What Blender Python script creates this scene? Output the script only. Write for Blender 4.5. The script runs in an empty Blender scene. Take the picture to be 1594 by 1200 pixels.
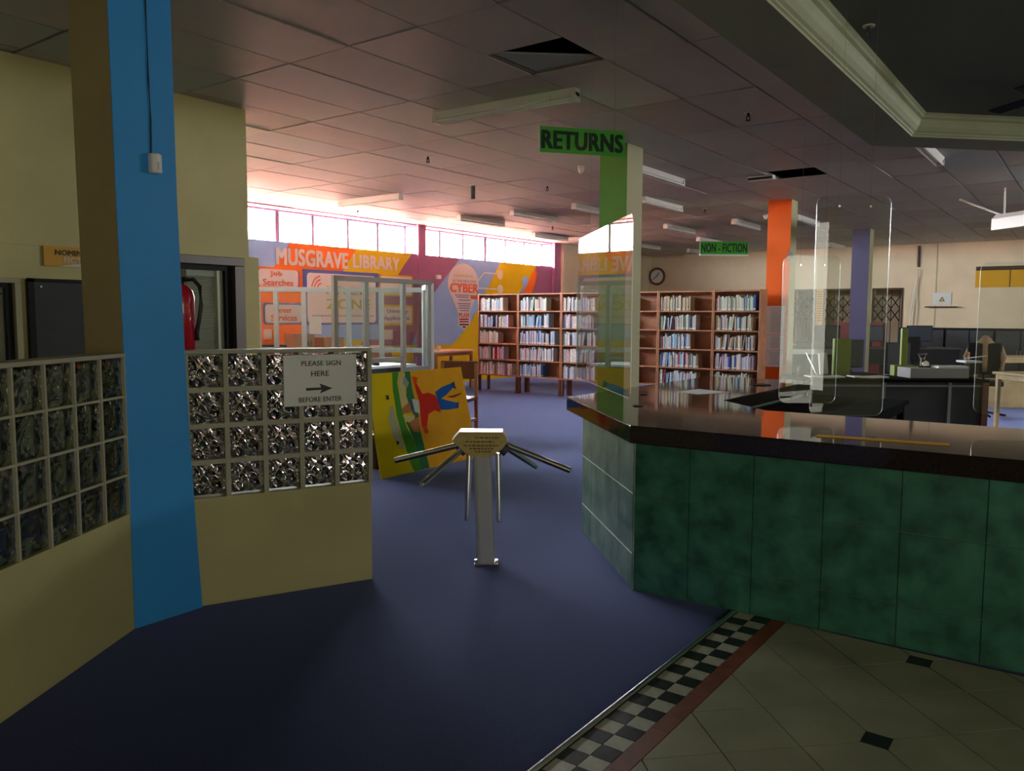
import bpy, bmesh, math, random
from mathutils import Vector, Matrix
random.seed(7)
S = bpy.context.scene
COL = S.collection

# ------------------------------------------------------------------ camera
cam = bpy.data.objects.new('camera', bpy.data.cameras.new('camera')); COL.objects.link(cam)
YAW, PITCH, ROLL = math.radians(36.35), math.radians(4.98), math.radians(.24)
hd = Vector((-math.sin(YAW), math.cos(YAW), 0)); rt = Vector((math.cos(YAW), math.sin(YAW), 0)); upv = Vector((0, 0, 1))
fw = hd * math.cos(PITCH) - upv * math.sin(PITCH); u0 = upv * math.cos(PITCH) + hd * math.sin(PITCH)
RR = rt * math.cos(ROLL) + u0 * math.sin(ROLL); UU = u0 * math.cos(ROLL) - rt * math.sin(ROLL)
m = Matrix((RR, UU, -fw)).transposed().to_4x4(); m.translation = Vector((0, 0, 1.3714)); cam.matrix_world = m
cam.data.lens = 36 * 1250 / 1594; cam.data.sensor_width = 36; cam.data.clip_start = .05; cam.data.clip_end = 300
S.camera = cam
# ------------------------------------------------------------------ view, sky, sun, portals, fill lamp
S.view_settings.view_transform = 'Standard'; S.view_settings.look = 'None'
S.view_settings.exposure = 1.0; S.view_settings.gamma = 1; S.view_settings.use_curve_mapping = False
SKY, SUN = 60.0, 75.0
world = bpy.data.worlds.new('sky'); S.world = world; world.use_nodes = True
bg = world.node_tree.nodes['Background']; bg.inputs[0].default_value = (.93, .97, 1, 1); bg.inputs[1].default_value = SKY
sun = bpy.data.objects.new('sun', bpy.data.lights.new('sun', 'SUN')); COL.objects.link(sun)
sun.data.energy = SUN; sun.data.angle = .01; sun.data.color = (1, .93, .82)
sun.rotation_euler = (0, math.radians(32), math.radians(8))
def area(name, loc, rot, sx, sy, power, col, portal=False):
    l = bpy.data.lights.new(name, 'AREA'); l.shape = 'RECTANGLE'; l.size = sx; l.size_y = sy; l.energy = power; l.color = col
    o = bpy.data.objects.new(name, l); COL.objects.link(o); o.location = loc; o.rotation_euler = rot
    l.cycles.is_portal = portal
    return o
# portals in the openings to the outside (they emit nothing, they only guide the sampling of the sky)
for (ya, yb) in ((4.5, 6.55), (6.85, 11.38), (11.65, 16.04)):
    area('window_portal', (-10.97, (ya + yb) / 2, 2.81), (0, math.radians(-90), 0), .52, yb - ya, 1, (1, 1, 1), True)
area('mall_fill', (4.9, -1.2, 1.5), (0, math.radians(90), 0), 2.2, 3.0, 46, (1, .95, .82))  # added area lamp before the closed right wall, standing in for mall light
area('added_opening_portal', (5.05, 12.6, 2.68), (0, math.radians(90), 0), .44, 2.0, 1, (1, 1, 1), True)  # portal of the unseen opening added in the right wall

# ------------------------------------------------------------------ materials
def mat(name, col, rough=.6, metal=0, var=.0, scale=8, bump=0, bscale=60, spec=.5, col2=None, trans=0, ior=1.45, coat=0):
    M = bpy.data.materials.new(name); M.use_nodes = True; nt = M.node_tree; P = nt.nodes['Principled BSDF']
    c = (*col, 1)
    P.inputs['Base Color'].default_value = c; P.inputs['Roughness'].default_value = rough; P.inputs['Metallic'].default_value = metal
    P.inputs['Specular IOR Level'].default_value = spec; P.inputs['Transmission Weight'].default_value = trans; P.inputs['IOR'].default_value = ior
    P.inputs['Coat Weight'].default_value = coat
    tc = nt.nodes.new('ShaderNodeTexCoord')
    if var or col2:
        n = nt.nodes.new('ShaderNodeTexNoise'); n.inputs['Scale'].default_value = scale; n.inputs['Detail'].default_value = 5
        nt.links.new(tc.outputs['Object'], n.inputs['Vector'])
        r = nt.nodes.new('ShaderNodeValToRGB'); r.color_ramp.elements[0].position = .32; r.color_ramp.elements[1].position = .68
        a = tuple(max(0, x * (1 - var)) for x in col); b = col2 if col2 else tuple(min(1, x * (1 + var)) for x in col)
        r.color_ramp.elements[0].color = (*a, 1); r.color_ramp.elements[1].color = (*b, 1)
        nt.links.new(n.outputs['Fac'], r.inputs['Fac']); nt.links.new(r.outputs['Color'], P.inputs['Base Color'])
    if bump:
        n2 = nt.nodes.new('ShaderNodeTexNoise'); n2.inputs['Scale'].default_value = bscale; n2.inputs['Detail'].default_value = 3
        nt.links.new(tc.outputs['Object'], n2.inputs['Vector'])
        bp = nt.nodes.new('ShaderNodeBump'); bp.inputs['Strength'].default_value = bump; bp.inputs['Distance'].default_value = .01
        nt.links.new(n2.outputs['Fac'], bp.inputs['Height']); nt.links.new(bp.outputs['Normal'], P.inputs['Normal'])
    return M
def sheet_glass(name, tint=(1, 1, 1), ior=1.5, rough=.0):
    M = bpy.data.materials.new(name); M.use_nodes = True; nt = M.node_tree; nt.nodes.clear()
    out = nt.nodes.new('ShaderNodeOutputMaterial'); mx = nt.nodes.new('ShaderNodeMixShader'); tr = nt.nodes.new('ShaderNodeBsdfTransparent')
    gl = nt.nodes.new('ShaderNodeBsdfGlossy'); fr = nt.nodes.new('ShaderNodeFresnel')
    tr.inputs[0].default_value = (*tint, 1); gl.inputs['Roughness'].default_value = rough
    ge = nt.nodes.new('ShaderNodeNewGeometry'); ma = nt.nodes.new('ShaderNodeMath'); ma.operation = 'MULTIPLY_ADD'; ma.inputs[1].default_value = -2; ma.inputs[2].default_value = 1
    pw = nt.nodes.new('ShaderNodeMath'); pw.operation = 'POWER'; pw.inputs[0].default_value = ior      # same reflectance from both sides of a thin sheet
    nt.links.new(ge.outputs['Backfacing'], ma.inputs[0]); nt.links.new(ma.outputs[0], pw.inputs[1]); nt.links.new(pw.outputs[0], fr.inputs[0])
    nt.links.new(fr.outputs[0], mx.inputs[0]); nt.links.new(tr.outputs[0], mx.inputs[1]); nt.links.new(gl.outputs[0], mx.inputs[2])
    nt.links.new(mx.outputs[0], out.inputs[0]); return M
def block_glass(name, col, strength):
    M = mat(name, col, .0, trans=1, ior=1.5); nt = M.node_tree; P = nt.nodes['Principled BSDF']
    tc = nt.nodes.new('ShaderNodeTexCoord'); w = nt.nodes.new('ShaderNodeTexWave'); w.inputs['Scale'].default_value = 8
    w.inputs['Distortion'].default_value = 6; w.inputs['Detail'].default_value = 1; w.inputs['Detail Scale'].default_value = 1.5
    w.bands_direction = 'DIAGONAL'
    v = nt.nodes.new('ShaderNodeTexNoise'); v.inputs['Scale'].default_value = 34; v.inputs['Detail'].default_value = 0
    nt.links.new(tc.outputs['Object'], w.inputs['Vector']); nt.links.new(tc.outputs['Object'], v.inputs['Vector'])
    ad = nt.nodes.new('ShaderNodeMath'); ad.operation = 'ADD'; nt.links.new(w.outputs['Fac'], ad.inputs[0]); nt.links.new(v.outputs['Fac'], ad.inputs[1])
    bp = nt.nodes.new('ShaderNodeBump'); bp.inputs['Strength'].default_value = strength; bp.inputs['Distance'].default_value = .06
    nt.links.new(ad.outputs[0], bp.inputs['Height']); nt.links.new(bp.outputs['Normal'], P.inputs['Normal']); return M
m_cream = mat('cream wall paint', (.66, .58, .28), .55, var=.06, scale=2, bump=.15, bscale=90)
m_creamlow = mat('darkened cream plaster', (.42, .38, .17), .6, var=.06, scale=2, bump=.15, bscale=90)  # cream darkened for the partition bases to offset the mall lamp
m_creamwarm = mat('warm cream wall paint', (.82, .66, .46), .6, var=.05, scale=2, bump=.15, bscale=90)
m_white = mat('white enamel', (.72, .70, .66), .4, var=.04, scale=3)
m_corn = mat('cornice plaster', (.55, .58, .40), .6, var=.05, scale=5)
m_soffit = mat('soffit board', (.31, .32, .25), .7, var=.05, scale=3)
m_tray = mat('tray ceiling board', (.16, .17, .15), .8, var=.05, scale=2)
m_tile = mat('ceiling board', (.52, .49, .47), .55, var=.07, scale=1.2, bump=.1, bscale=40)
m_tile2 = mat('stained ceiling board', (.45, .39, .38), .55, var=.1, scale=1.5)
m_tile3 = mat('bluish ceiling board', (.44, .46, .48), .55, var=.05, scale=1.5)
m_void = mat('dark plenum', (.02, .02, .02), .9, var=.1)
m_grid = mat('ceiling grid steel', (.22, .19, .17), .6, var=.1)
m_carpet = mat('navy carpet', (.022, .027, .08), .9, var=.3, scale=160, bump=.15, bscale=400, spec=.12)
P_ = m_carpet.node_tree.nodes['Principled BSDF']; P_.inputs['Sheen Weight'].default_value = 1; P_.inputs['Sheen Roughness'].default_value = .3; P_.inputs['Sheen Tint'].default_value = (.42, .50, 1, 1)
m_blue = mat('sky blue paint', (.03, .27, .66), .5, var=.05, scale=2)
m_beige = mat('beige column paint', (.50, .46, .28), .55, var=.05, scale=2)
m_brownp = mat('shaded beige paint', (.42, .34, .17), .6, var=.05, scale=2)  # column beige darkened; the shade on its side is put into the colour
m_green = mat('leaf green paint', (.12, .30, .03), .5, var=.05, scale=2)
m_orange = mat('orange paint', (.90, .13, .0), .6, var=.04, scale=2)
m_purplec = mat('violet paint', (.075, .06, .15), .5, var=.05, scale=2)
m_purple = mat('mural purple', (.38, .14, .26), .55, var=.03, scale=3)
m_mblue = mat('mural blue', (.32, .48, .80), .55, var=.03, scale=3)
m_morange = mat('mural orange', (.95, .17, .005), .55)
m_myellow = mat('mural yellow', (.80, .52, .0), .55)
m_lilac = mat('lilac reveal', (.55, .42, .66), .5)
m_wframe = mat('grey window frame', (.20, .15, .18), .6)  # grey kept dark so the over-lit mullions still show
m_mwhite = mat('mural white', (.86, .72, .66), .5)
m_mred = mat('mural red', (.6, .03, .04), .5)
m_mdark = mat('mural maroon', (.12, .01, .03), .5)
m_mnavy = mat('mural navy', (.10, .13, .40), .5)
m_mlet = mat('mural letter orange', (.85, .16, .05), .5)
m_mtext = mat('mural letter purple', (.25, .14, .35), .5)
m_mgold = mat('mural letter olive', (.55, .47, .08), .5)
m_alu = mat('mill aluminium', (.30, .29, .27), .5, metal=.2, var=.04)
m_aluw = mat('white aluminium', (.62, .70, .76), .4, var=.03)
m_brz = mat('bronze aluminium frame', (.10, .08, .075), .4, metal=.4)
m_black = mat('black plastic', (.012, .012, .014), .55, spec=.25)
m_matte = mat('matte black laminate', (.008, .008, .009), .9, spec=.05)
m_dark = mat('charcoal board', (.05, .05, .055), .6, var=.1)
m_grey = mat('grey painted steel', (.30, .30, .30), .45, var=.04)
m_steel = mat('polished steel', (.75, .73, .72), .18, metal=1)
m_paper = mat('white paper', (.75, .75, .73), .6)
m_bright = mat('brightened paper', (.93, .93, .95), .6)  # paper lightened to offset the bookcase's shade on the notices
m_pline = mat('print grey', (.32, .32, .34), .6)
m_ink = mat('black ink', (.01, .01, .012), .5)
m_red = mat('extinguisher red', (.42, .01, .025), .25, coat=.5)
m_rubber = mat('black rubber', (.02, .015, .012), .5)
m_granite = mat('black granite', (.022, .014, .012), .06, var=.5, scale=220, spec=.55)
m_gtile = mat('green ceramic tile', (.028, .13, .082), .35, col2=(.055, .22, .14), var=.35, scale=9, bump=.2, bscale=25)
m_gtile2 = mat('lit green ceramic tile', (.12, .24, .19), .3, col2=(.26, .36, .28), var=.3, scale=6, bump=.2, bscale=25)  # green tile lightened; light on the counter end is put into the colour
m_grout = mat('tile grout', (.10, .19, .13), .8, var=.2, scale=40)
m_ftile = mat('beige floor tile', (.36, .35, .24), .35, var=.12, scale=5, bump=.05)
m_fgrout = mat('floor grout', (.10, .09, .06), .8, var=.2, scale=60)
m_cw = mat('white mosaic tile', (.50, .48, .38), .35, var=.15, scale=20)
m_cb = mat('black mosaic tile', (.025, .028, .028), .3, var=.4, scale=20)
m_brick = mat('terracotta strip', (.22, .06, .03), .5, var=.2, scale=14)
m_wood = mat('cherry veneer', (.46, .20, .11), .4, var=.18, scale=6, bump=.05)
m_woodd = mat('dark cherry veneer', (.17, .055, .035), .45, var=.2, scale=6)
m_brown = mat('dark brown wood', (.06, .025, .02), .5, var=.2)
m_ply = mat('painted board yellow', (.70, .52, .0), .75, spec=.2, var=.06, scale=3)
m_pine = mat('light wood laminate', (.45, .32, .18), .45, var=.15, scale=5)
m_sgreen = mat('sign green', (.06, .40, .03), .4)
m_sink = mat('sign dark green letters', (.005, .03, .008), .4)
m_syel = mat('sign amber', (.75, .38, .01), .45)
m_card = mat('cardboard', (.45, .22, .12), .7, var=.08)
m_lime = mat('lime plastic', (.2, .26, .03), .45)
m_glass = sheet_glass('window glass', (.97, .98, .98))
m_kglass = sheet_glass('kiosk glass', (.90, .93, .92))
m_acryl = sheet_glass('acrylic sheet', (.95, .97, .96), 1.5)
m_acedge = mat('acrylic edge', (.80, .84, .82), .25, spec=.8)
m_blk = block_glass('patterned glass block', (.97, .95, .93), .9)
m_blk2 = block_glass('darkened glass block', (.26, .32, .30), .07)  # dark tint stands in for the unlit space behind the blocks
m_blind = mat('grey blind slat', (.30, .36, .33), .5)
m_terra = mat('red bounce plane', (.58, .26, .18), .8, var=.15, scale=.6)  # red of the plane added outside for warm bounce light
m_tan = mat('tan cloth', (.32, .20, .11), .8, var=.15)
m_cone = mat('diffuser plastic', (.80, .78, .76), .3)
bookcols = [('pale blue', (.55, .65, .80)), ('off-white', (.80, .76, .72)), ('lilac', (.58, .52, .68)), ('pink', (.72, .45, .48)), ('sky blue', (.30, .50, .75)),
            ('cream', (.60, .54, .40)), ('dark navy', (.03, .04, .09)), ('silver grey', (.55, .57, .60)), ('mint', (.52, .66, .60)), ('crimson', (.42, .06, .10)), ('deep blue', (.05, .12, .36)), ('tan', (.36, .24, .15))]
bookmats = [mat('book cover ' + n, c, .3, var=.25, scale=45) for n, c in bookcols]

# ------------------------------------------------------------------ mesh helpers
class B:
    def __init__(s): s.v = []; s.f = []; s.mi = []; s.m = 0
    def add(s, vs, fs):
        o = len(s.v); s.v += [tuple(p) for p in vs]
        for f in fs: s.f.append(tuple(i + o for i in f)); s.mi.append(s.m)
        return s
    def box(s, x0, x1, y0, y1, z0, z1, M=None):
        vs = [Vector(p) for p in ((x0,y0,z0),(x1,y0,z0),(x1,y1,z0),(x0,y1,z0),(x0,y0,z1),(x1,y0,z1),(x1,y1,z1),(x0,y1,z1))]
        if M is not None: vs = [M @ p for p in vs]
        return s.add(vs, ((3,2,1,0),(4,5,6,7),(0,1,5,4),(1,2,6,5),(2,3,7,6),(3,0,4,7)))
    def prism(s, pts, z0, z1):      # CCW plan polygon
        n = len(pts); vs = [(x, y, z0) for x, y in pts] + [(x, y, z1) for x, y in pts]
        return s.add(vs, [tuple(range(n))[::-1], tuple(range(n, 2*n))] + [(i, (i+1) % n, n + (i+1) % n, n + i) for i in range(n)])
    def tube(s, pts, r, seg=10, cap=True):
        pts = [Vector(p) for p in pts]; rings = []
        rr = r if isinstance(r, (list, tuple)) else [r] * len(pts)
        for i, p in enumerate(pts):
            d = (pts[min(i+1, len(pts)-1)] - pts[max(i-1, 0)]).normalized()
            a = d.cross(Vector((0, 0, 1)));
            if a.length < .01: a = Vector((1, 0, 0))
            a.normalize(); b = d.cross(a)
            rings.append([p + (a * math.cos(t) + b * math.sin(t)) * rr[i] for t in [2*math.pi*k/seg for k in range(seg)]])
        vs = [q for r_ in rings for q in r_]; fs = []
        for i in range(len(pts)-1):
            for k in range(seg):
                a = i*seg + k; b = i*seg + (k+1) % seg; fs.append((a, a+seg, b+seg, b))
        if cap: fs += [tuple(range(seg)), tuple(range((len(pts)-1)*seg, len(pts)*seg))[::-1]]
        return s.add(vs, fs)
    def poly(s, pts): return s.add(pts, [tuple(range(len(pts)))])
    def build(s, name, mats, parent=None, bevel=0, smooth=False):
        me = bpy.data.meshes.new(name); me.from_pydata(s.v, [], s.f)
        if not isinstance(mats, (list, tuple)): mats = [mats]
        for q in mats: me.materials.append(q)
        if len(mats) > 1: me.polygons.foreach_set('material_index', s.mi)
        bm = bmesh.new(); bm.from_mesh(me); bmesh.ops.recalc_face_normals(bm, faces=bm.faces); bm.to_mesh(me); bm.free()
        if smooth: me.polygons.foreach_set('use_smooth', [True] * len(me.polygons))
        o = bpy.data.objects.new(name, me); COL.objects.link(o)
        if parent is not None: o.parent = parent
        if bevel:
            b = o.modifiers.new('bevel', 'BEVEL'); b.width = bevel; b.segments = 2; b.limit_method = 'ANGLE'
        return o
def tag(o, label=None, cat=None, group=None, kind=None):
    if label: o['label'] = label
    if cat: o['category'] = cat
    if group: o['group'] = group
    if kind: o['kind'] = kind
    return o
def thing(name, label, cat, loc=(0,0,0), rz=0, group=None, rx=0, ry=0):
    o = bpy.data.objects.new(name, None); COL.objects.link(o); o.location = loc; o.rotation_euler = (rx, ry, rz); o.empty_display_size = .1
    return tag(o, label, cat, group)
def cp(o, parent=None):
    c = o.copy(); COL.objects.link(c)
    if parent is not None: c.parent = parent
    for ch in list(o.children): cp(ch, c)
    return c
def text_mesh(txt, x0, z0, x1, z1, name, mt, parent, bold=.02, M=None, depth=.001, xfit=True):
    cu = bpy.data.curves.new(name, 'FONT'); cu.body = txt; cu.offset = 0; cu.extrude = .5; cu.resolution_u = 3; cu.space_character = 1.05
    t = bpy.data.objects.new(name, cu); me = bpy.data.meshes.new_from_object(t)
    xs = [v.co.x for v in me.vertices]; ys = [v.co.y for v in me.vertices]
    sx = (x1 - x0) / (max(xs) - min(xs)); sz = (z1 - z0) / (max(ys) - min(ys))
    mnx, mny = min(xs), min(ys)
    for v in me.vertices:
        x = x0 + (v.co.x - mnx) * sx; z = z0 + (v.co.y - mny) * sz; y = -depth if v.co.z > 0 else 0
        v.co = (x, y, z)
    if bold > .005:      # embolden: the same glyphs repeated with small shifts
        bm = bmesh.new(); dxy = [(a*bold*.9*sx, c*bold*.45*sz) for a in (-1, 0, 1) for c in (-1, 1)]
        for k_, (dx_, dz_) in enumerate(dxy):
            m2 = me.copy(); m2.transform(Matrix.Translation((dx_, -.00035*k_, dz_))); bm.from_mesh(m2); bpy.data.meshes.remove(m2)
        bm.to_mesh(me); bm.free()
    if M is not None: me.transform(M)
    me.materials.clear(); me.materials.append(mt)
    o = bpy.data.objects.new(name, me); COL.objects.link(o); o.parent = parent
    bpy.data.objects.remove(t); return o
struct = lambda b, name, mt, parent=None, **k: tag(b.build(name, mt, parent, **k), kind='structure') if parent is None else b.build(name, mt, parent, **k)

# ================================================================== STRUCTURE
CZ = 3.086
floor = struct(B().box(-11, 5.3, 3.575, 21.4, -.1, 0).box(-11, -1.33, -4.2, 3.575, -.1, 0), 'floor', m_carpet)
# unseen roof plane added outside; the sun on it throws warm light through windows
struct(B().box(-140, -10.97, -120, 150, 1.7, 1.9), 'floor_bounce', m_terra)
# foyer floor
ff = struct(B().box(-1.33, 5.3, -4.2, 3.575, -.1, -.004), 'floor_foyer', m_fgrout)
x0, y0, st = -1.085, 2.535, .187
def clip(poly, fn):
    out = []
    for i, p in enumerate(poly):
        q = poly[(i+1) % len(poly)]; a, b = fn(p), fn(q)
        if a >= 0: out.append(p)
        if (a >= 0) != (b >= 0):
            t = a / (a - b); out.append((p[0] + (q[0]-p[0])*t, p[1] + (q[1]-p[1])*t))
    return out
ins = [(x0 + st*(3+8*i) , y0 + st*(1+4*j)) for i in range(-1, 3) for j in range(-4, 3)] + [(x0 + st*(7+8*i), y0 + st*(3+4*j)) for i in range(0, 2) for j in range(-4, 2)]
g = .0025; hs = .043
for i in range(0, 14):
    for j in range(-11, 7):
        if (i + j) % 2 == 0: continue
        cx, cy = x0 + st*i, y0 + st*j
        r = st - g*1.4
        pl = [(cx - r, cy), (cx, cy - r), (cx + r, cy), (cx, cy + r)]
        pl = clip(pl, lambda p: p[0] - (-1.083)); pl = clip(pl, lambda p: 3.56 - p[1]) if pl else pl
        # notch the corners for the black inserts
        for (ix, iy) in ins:
            for (dx, dy) in ((1,0),(-1,0),(0,1),(0,-1)):
                if abs(cx + dx*st - ix) < .01 and abs(cy + dy*st - iy) < .01:
                    pl = clip(pl, lambda p, dx=dx, dy=dy, ix=ix, iy=iy: (hs*-1 + -(p[0]-ix)*dx if dx else -hs - (p[1]-iy)*dy) - .0)
        if len(pl) < 3: continue
        B().prism(pl, -.004, .0004 * random.random()).build('tile', m_ftile, ff)
for (ix, iy) in ins:
    if ix > -1.05 and iy < 3.55:
        w_ = hs - .002; B().prism([(ix-w_, iy-w_), (ix+w_, iy-w_), (ix+w_, min(3.56, iy+w_)), (ix-w_, min(3.56, iy+w_))], -.004, .0003).build('inset_tile', m_cb, ff)
me_c = {}
n = 0
for j in range(0, 34):
    ya = 3.56 - .0775*(j+1); 
    for i in range(2):
        xa = -1.303 + .0765*i; k = (i + j) % 2
        if k not in me_c:
            o = B().box(.0015, .0755, .0015, .076, -.004, 0).build('mosaic_tile', m_cb if k else m_cw, ff); me_c[k] = o.data
        else:
            o = bpy.data.objects.new('mosaic_tile', me_c[k]); COL.objects.link(o); o.parent = ff
        o.location = (xa, ya, .0003*random.random())
for j in range(0, 9):
    B().box(-1.149, -1.086, 3.56 - .3*(j+1) + .002, 3.56 - .3*j, -.004, .0004).build('strip_tile', m_brick, ff)
tag(B().tube([(-1.318, .6, .001), (-1.318, 3.56, .001)], .0105, 8).build('trim_1', m_steel), kind='structure')

# walls
T = .31
wl = B()
wl.box(-10.65-T, -10.65, -4.2, 21.4, -.1, 2.53).box(-10.65-T, -10.65, -4.2, 21.4, 3.07, 3.5)
for a, b in ((-4.2, 4.5), (6.55, 6.85), (11.38, 11.65), (16.04, 21.4)): wl.box(-10.65-T, -10.65, a, b, 2.53, 3.07)
wall_left = struct(wl, 'wall_left', m_purple)
# window bays: frames, mullions, panes
bay = [('window_1', 6.85, 11.38, [7.1, 7.72, 8.41, 9.14, 9.93, 10.66]), ('window_2', 11.65, 16.04, [12.39, 13.12, 13.88, 14.62, 15.34]), ('window_3', 4.5, 6.55, [5.1, 5.8])]
for nm, ya, yb, ms in bay:
    w = struct(B().box(-10.99, -10.945, ya, yb, 2.53, 2.555).box(-10.99, -10.945, ya, yb, 3.045, 3.07).box(-10.99, -10.945, ya, ya+.025, 2.53, 3.07).box(-10.99, -10.945, yb-.025, yb, 2.53, 3.07), nm, m_lilac)
    ed = [ya] + ms + [yb]
    for k, y in enumerate(ms):
        t_ = .026 if k != 2 else .04
        B().box(-10.985, -10.95, y-t_, y+t_, 2.55, 3.05).build('mullion', m_wframe, w)
    for a, b in zip(ed, ed[1:]): B().box(-10.972, -10.966, a+.02, b-.02, 2.55, 3.05).build('pane', m_glass, w)
    for z in (2.59,): B().box(-10.957, -10.95, ya, yb, z, z+.006).build('wire', m_lilac, w)
    bb = B()
    for k in range(int((yb-ya)/.24)): bb.box(-10.957, -10.953, ya+.12+.24*k, ya+.1225+.24*k, 2.55, 3.05)
    tag(bb.build('guard_wires', m_lilac, w), kind='stuff')
    for (a, b) in ((yb-.002, yb-.001),): B().box(-10.945, -10.651, yb-.006, yb, 2.53, 3.07).build('reveal', mat('dark lilac', (.16, .10, .26), .6), w)  # reveal lilac darkened because the sky overexposes it
# pilasters of the window wall
struct(B().box(-10.66, -10.60, 11.38, 11.52, 0, CZ), 'trim_2', m_purple); struct(B().box(-10.66, -10.57, 16.04, 16.32, 0, CZ), 'trim_3', m_purple)
struct(B().box(-10.65, -10.50, 16.32, 17.05, 0, CZ), 'trim_4', m_creamwarm)
struct(B().box(-10.65, -10.635, 17.05, 21.1, 0, CZ), 'trim_5', m_creamwarm)
# back wall with three doorways
wb = B(); openings = [(-6.475, -5.97), (-5.738, -5.03), (-4.587, -3.95)]
xs = -10.96
for a, b in openings: wb.box(xs, a, 21.1, 21.35, 0, CZ+.3); wb.box(a, b, 21.1, 21.35, 2.04, CZ+.3); xs = b
wb.box(xs, 5.3, 21.1, 21.35, 0, CZ+.3); wall_back = struct(wb, 'wall_back', m_creamwarm)
struct(B().box(-7, -3.3, 22.6, 22.7, -.1, 3).box(-7.1, -7, 21.35, 22.7, -.1, 3).box(-3.3, -3.2, 21.35, 22.7, -.1, 3).box(-7.1, -3.2, 21.35, 22.7, 2.9, 3), 'wall_rear', m_creamwarm); struct(B().box(-7, -3.3, 21.35, 22.6, -.1, 0), 'floor_rear', m_dark)
# right wall, with an unseen high opening added to light the hall
wr = B(); wr.box(5.0, 5.3, -4.2, 11.6, 0, 3.4).box(5.0, 5.3, 11.6, 13.6, 0, 2.46).box(5.0, 5.3, 11.6, 13.6, 2.9, 3.4).box(5.0, 5.3, 13.6, 21.4, 0, 3.4)
struct(wr, 'wall_right', m_cream)
struct(B().box(-11, 5.3, -4.4, -4.2, 0, 3.4), 'wall_front', m_cream)
# office box on the left
wo = B(); Y1 = 4.245
wo.box(-6.1, -5.92, 2.43, 3.05, 0, CZ).box(-6.1, -5.92, 3.05, 4.187, 1.845, CZ).box(-6.1, -5.92, 4.187, Y1, 0, CZ)
wo.box(-6.1, -5.92, .9, 2.43, 1.61, CZ).box(-6.1, -5.92, .9, 2.43, 0, .85).box(-6.1, -5.92, 3.05, 4.187, 0, .85).box(-6.1, -5.92, -4.2, .9, 0, CZ)
wo.box(-10.65, -6.1, 4.095, Y1, 0, CZ)
struct(wo, 'wall_office', m_cream)
struct(B().box(-6.35, -5.921, Y1-.02, 4.34, 0, 1.86), 'trim_6', m_cream)
struct(B().box(-5.922, -5.916, -4, 2.58, 1.833, 1.837), 'trim_7', m_beige)
struct(B().box(-7.6, -7.5, -4.2, 4.1, 0, CZ), 'wall_office_rear', m_white)
# blinds window in the office wall
wd = struct(B().box(-6.02, -5.90, 3.05, 4.187, 1.775, 1.845).box(-6.02, -5.90, 4.09, 4.187, .85, 1.775).box(-6.02, -5.90, 3.05, 3.12, .85, 1.775).box(-6.02, -5.90, 3.12, 4.09, .85, .92), 'window_4', m_brz, bevel=.004)
B().box(-5.995, -5.955, 4.035, 4.09, .92, 1.775).box(-5.995, -5.955, 3.12, 4.035, 1.735, 1.775).build('inner_frame', m_black, wd)
B().box(-5.98, -5.975, 3.12, 4.04, .92, 1.74).build('pane', m_glass, wd)
B().box(-6.005, -5.998, 3.985, 4.012, .92, 1.74).build('stile', m_aluw, wd)
B().box(-6.06, -6.02, 3.72, 3.98, 1.685, 1.735).build('head_rail', m_blind, wd)
sl = B().box(-.02, .02, 3.73, 3.975, -.0015, .0015, Matrix.Rotation(math.radians(35), 4, 'Y')).build('blind_slat', m_blind, wd); sl.location = (-6.045, 0, 1.675)
for k in range(1, 34):
    c = sl.copy(); COL.objects.link(c); c.parent = wd; c.location = (-6.045, 0, 1.675 - .023*k)
# far-left window
wd = struct(B().box(-6.0, -5.905, .9, 2.43, 1.575, 1.61).box(-6.0, -5.905, 2.39, 2.43, .85, 1.575).box(-6.0, -5.905, .9, 2.39, .85, .9), 'window_5', m_beige, bevel=.003)
B().box(-5.985, -5.94, 2.345, 2.385, .9, 1.575).box(-5.985, -5.94, .9, 2.345, 1.545, 1.575).build('inner_frame', m_black, wd)
B().box(-5.97, -5.965, .9, 2.35, .9, 1.55).build('pane', m_glass, wd)
B().tube([(-5.99, 2.34, 1.50), (-5.99, 2.22, 1.56)], .006, 6).build('window_stay', m_black, wd)
# ceiling
ceil = struct(B().box(-10.96, 5.3, -4.4, 21.4, 3.38, 3.5), 'ceiling', m_void)
HOLES = {(-3.4, 3.66): 'hole1', (-3.4, 9.66): 'hole2'}
tiles = []
for ix in range(-14, 14):
    for iy in range(-5, 16):
        xa = -3.4 + .6*ix; ya = 3.66 + 1.2*iy
        if xa + .6 < -10.65+.05 or xa > 4.9: continue
        if xa + .3 > -1.7 and ya < 8.4 and not (ya > 7.2 and xa > 1e9): continue
        if ya > 21.1: continue
        tiles.append((xa, ya))
tiles.sort(key=lambda p: (p[0]+.3)**2 + (p[1]+.6)**2)
vis = [t for t in tiles if (t[0]+.3)*hd.x + (t[1]+.6)*hd.y > 1.5 and abs((t[0]+.3)*rt.x + (t[1]+.6)*rt.y) < .85*((t[0]+.3)*hd.x + (t[1]+.6)*hd.y) + .8]
indiv = set(vis[:296])
mesh_t = [B().box(.009, .591, .009, 1.191, 0, .012).build('ceiling_tile', q, ceil) for q in (m_tile, m_tile2, m_tile3)]
tilemesh = [o.data for o in mesh_t]
for o in mesh_t: bpy.data.objects.remove(o)
halfmesh = B().box(.006, .594, .006, .63, 0, .012)
stuff = B()
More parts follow.
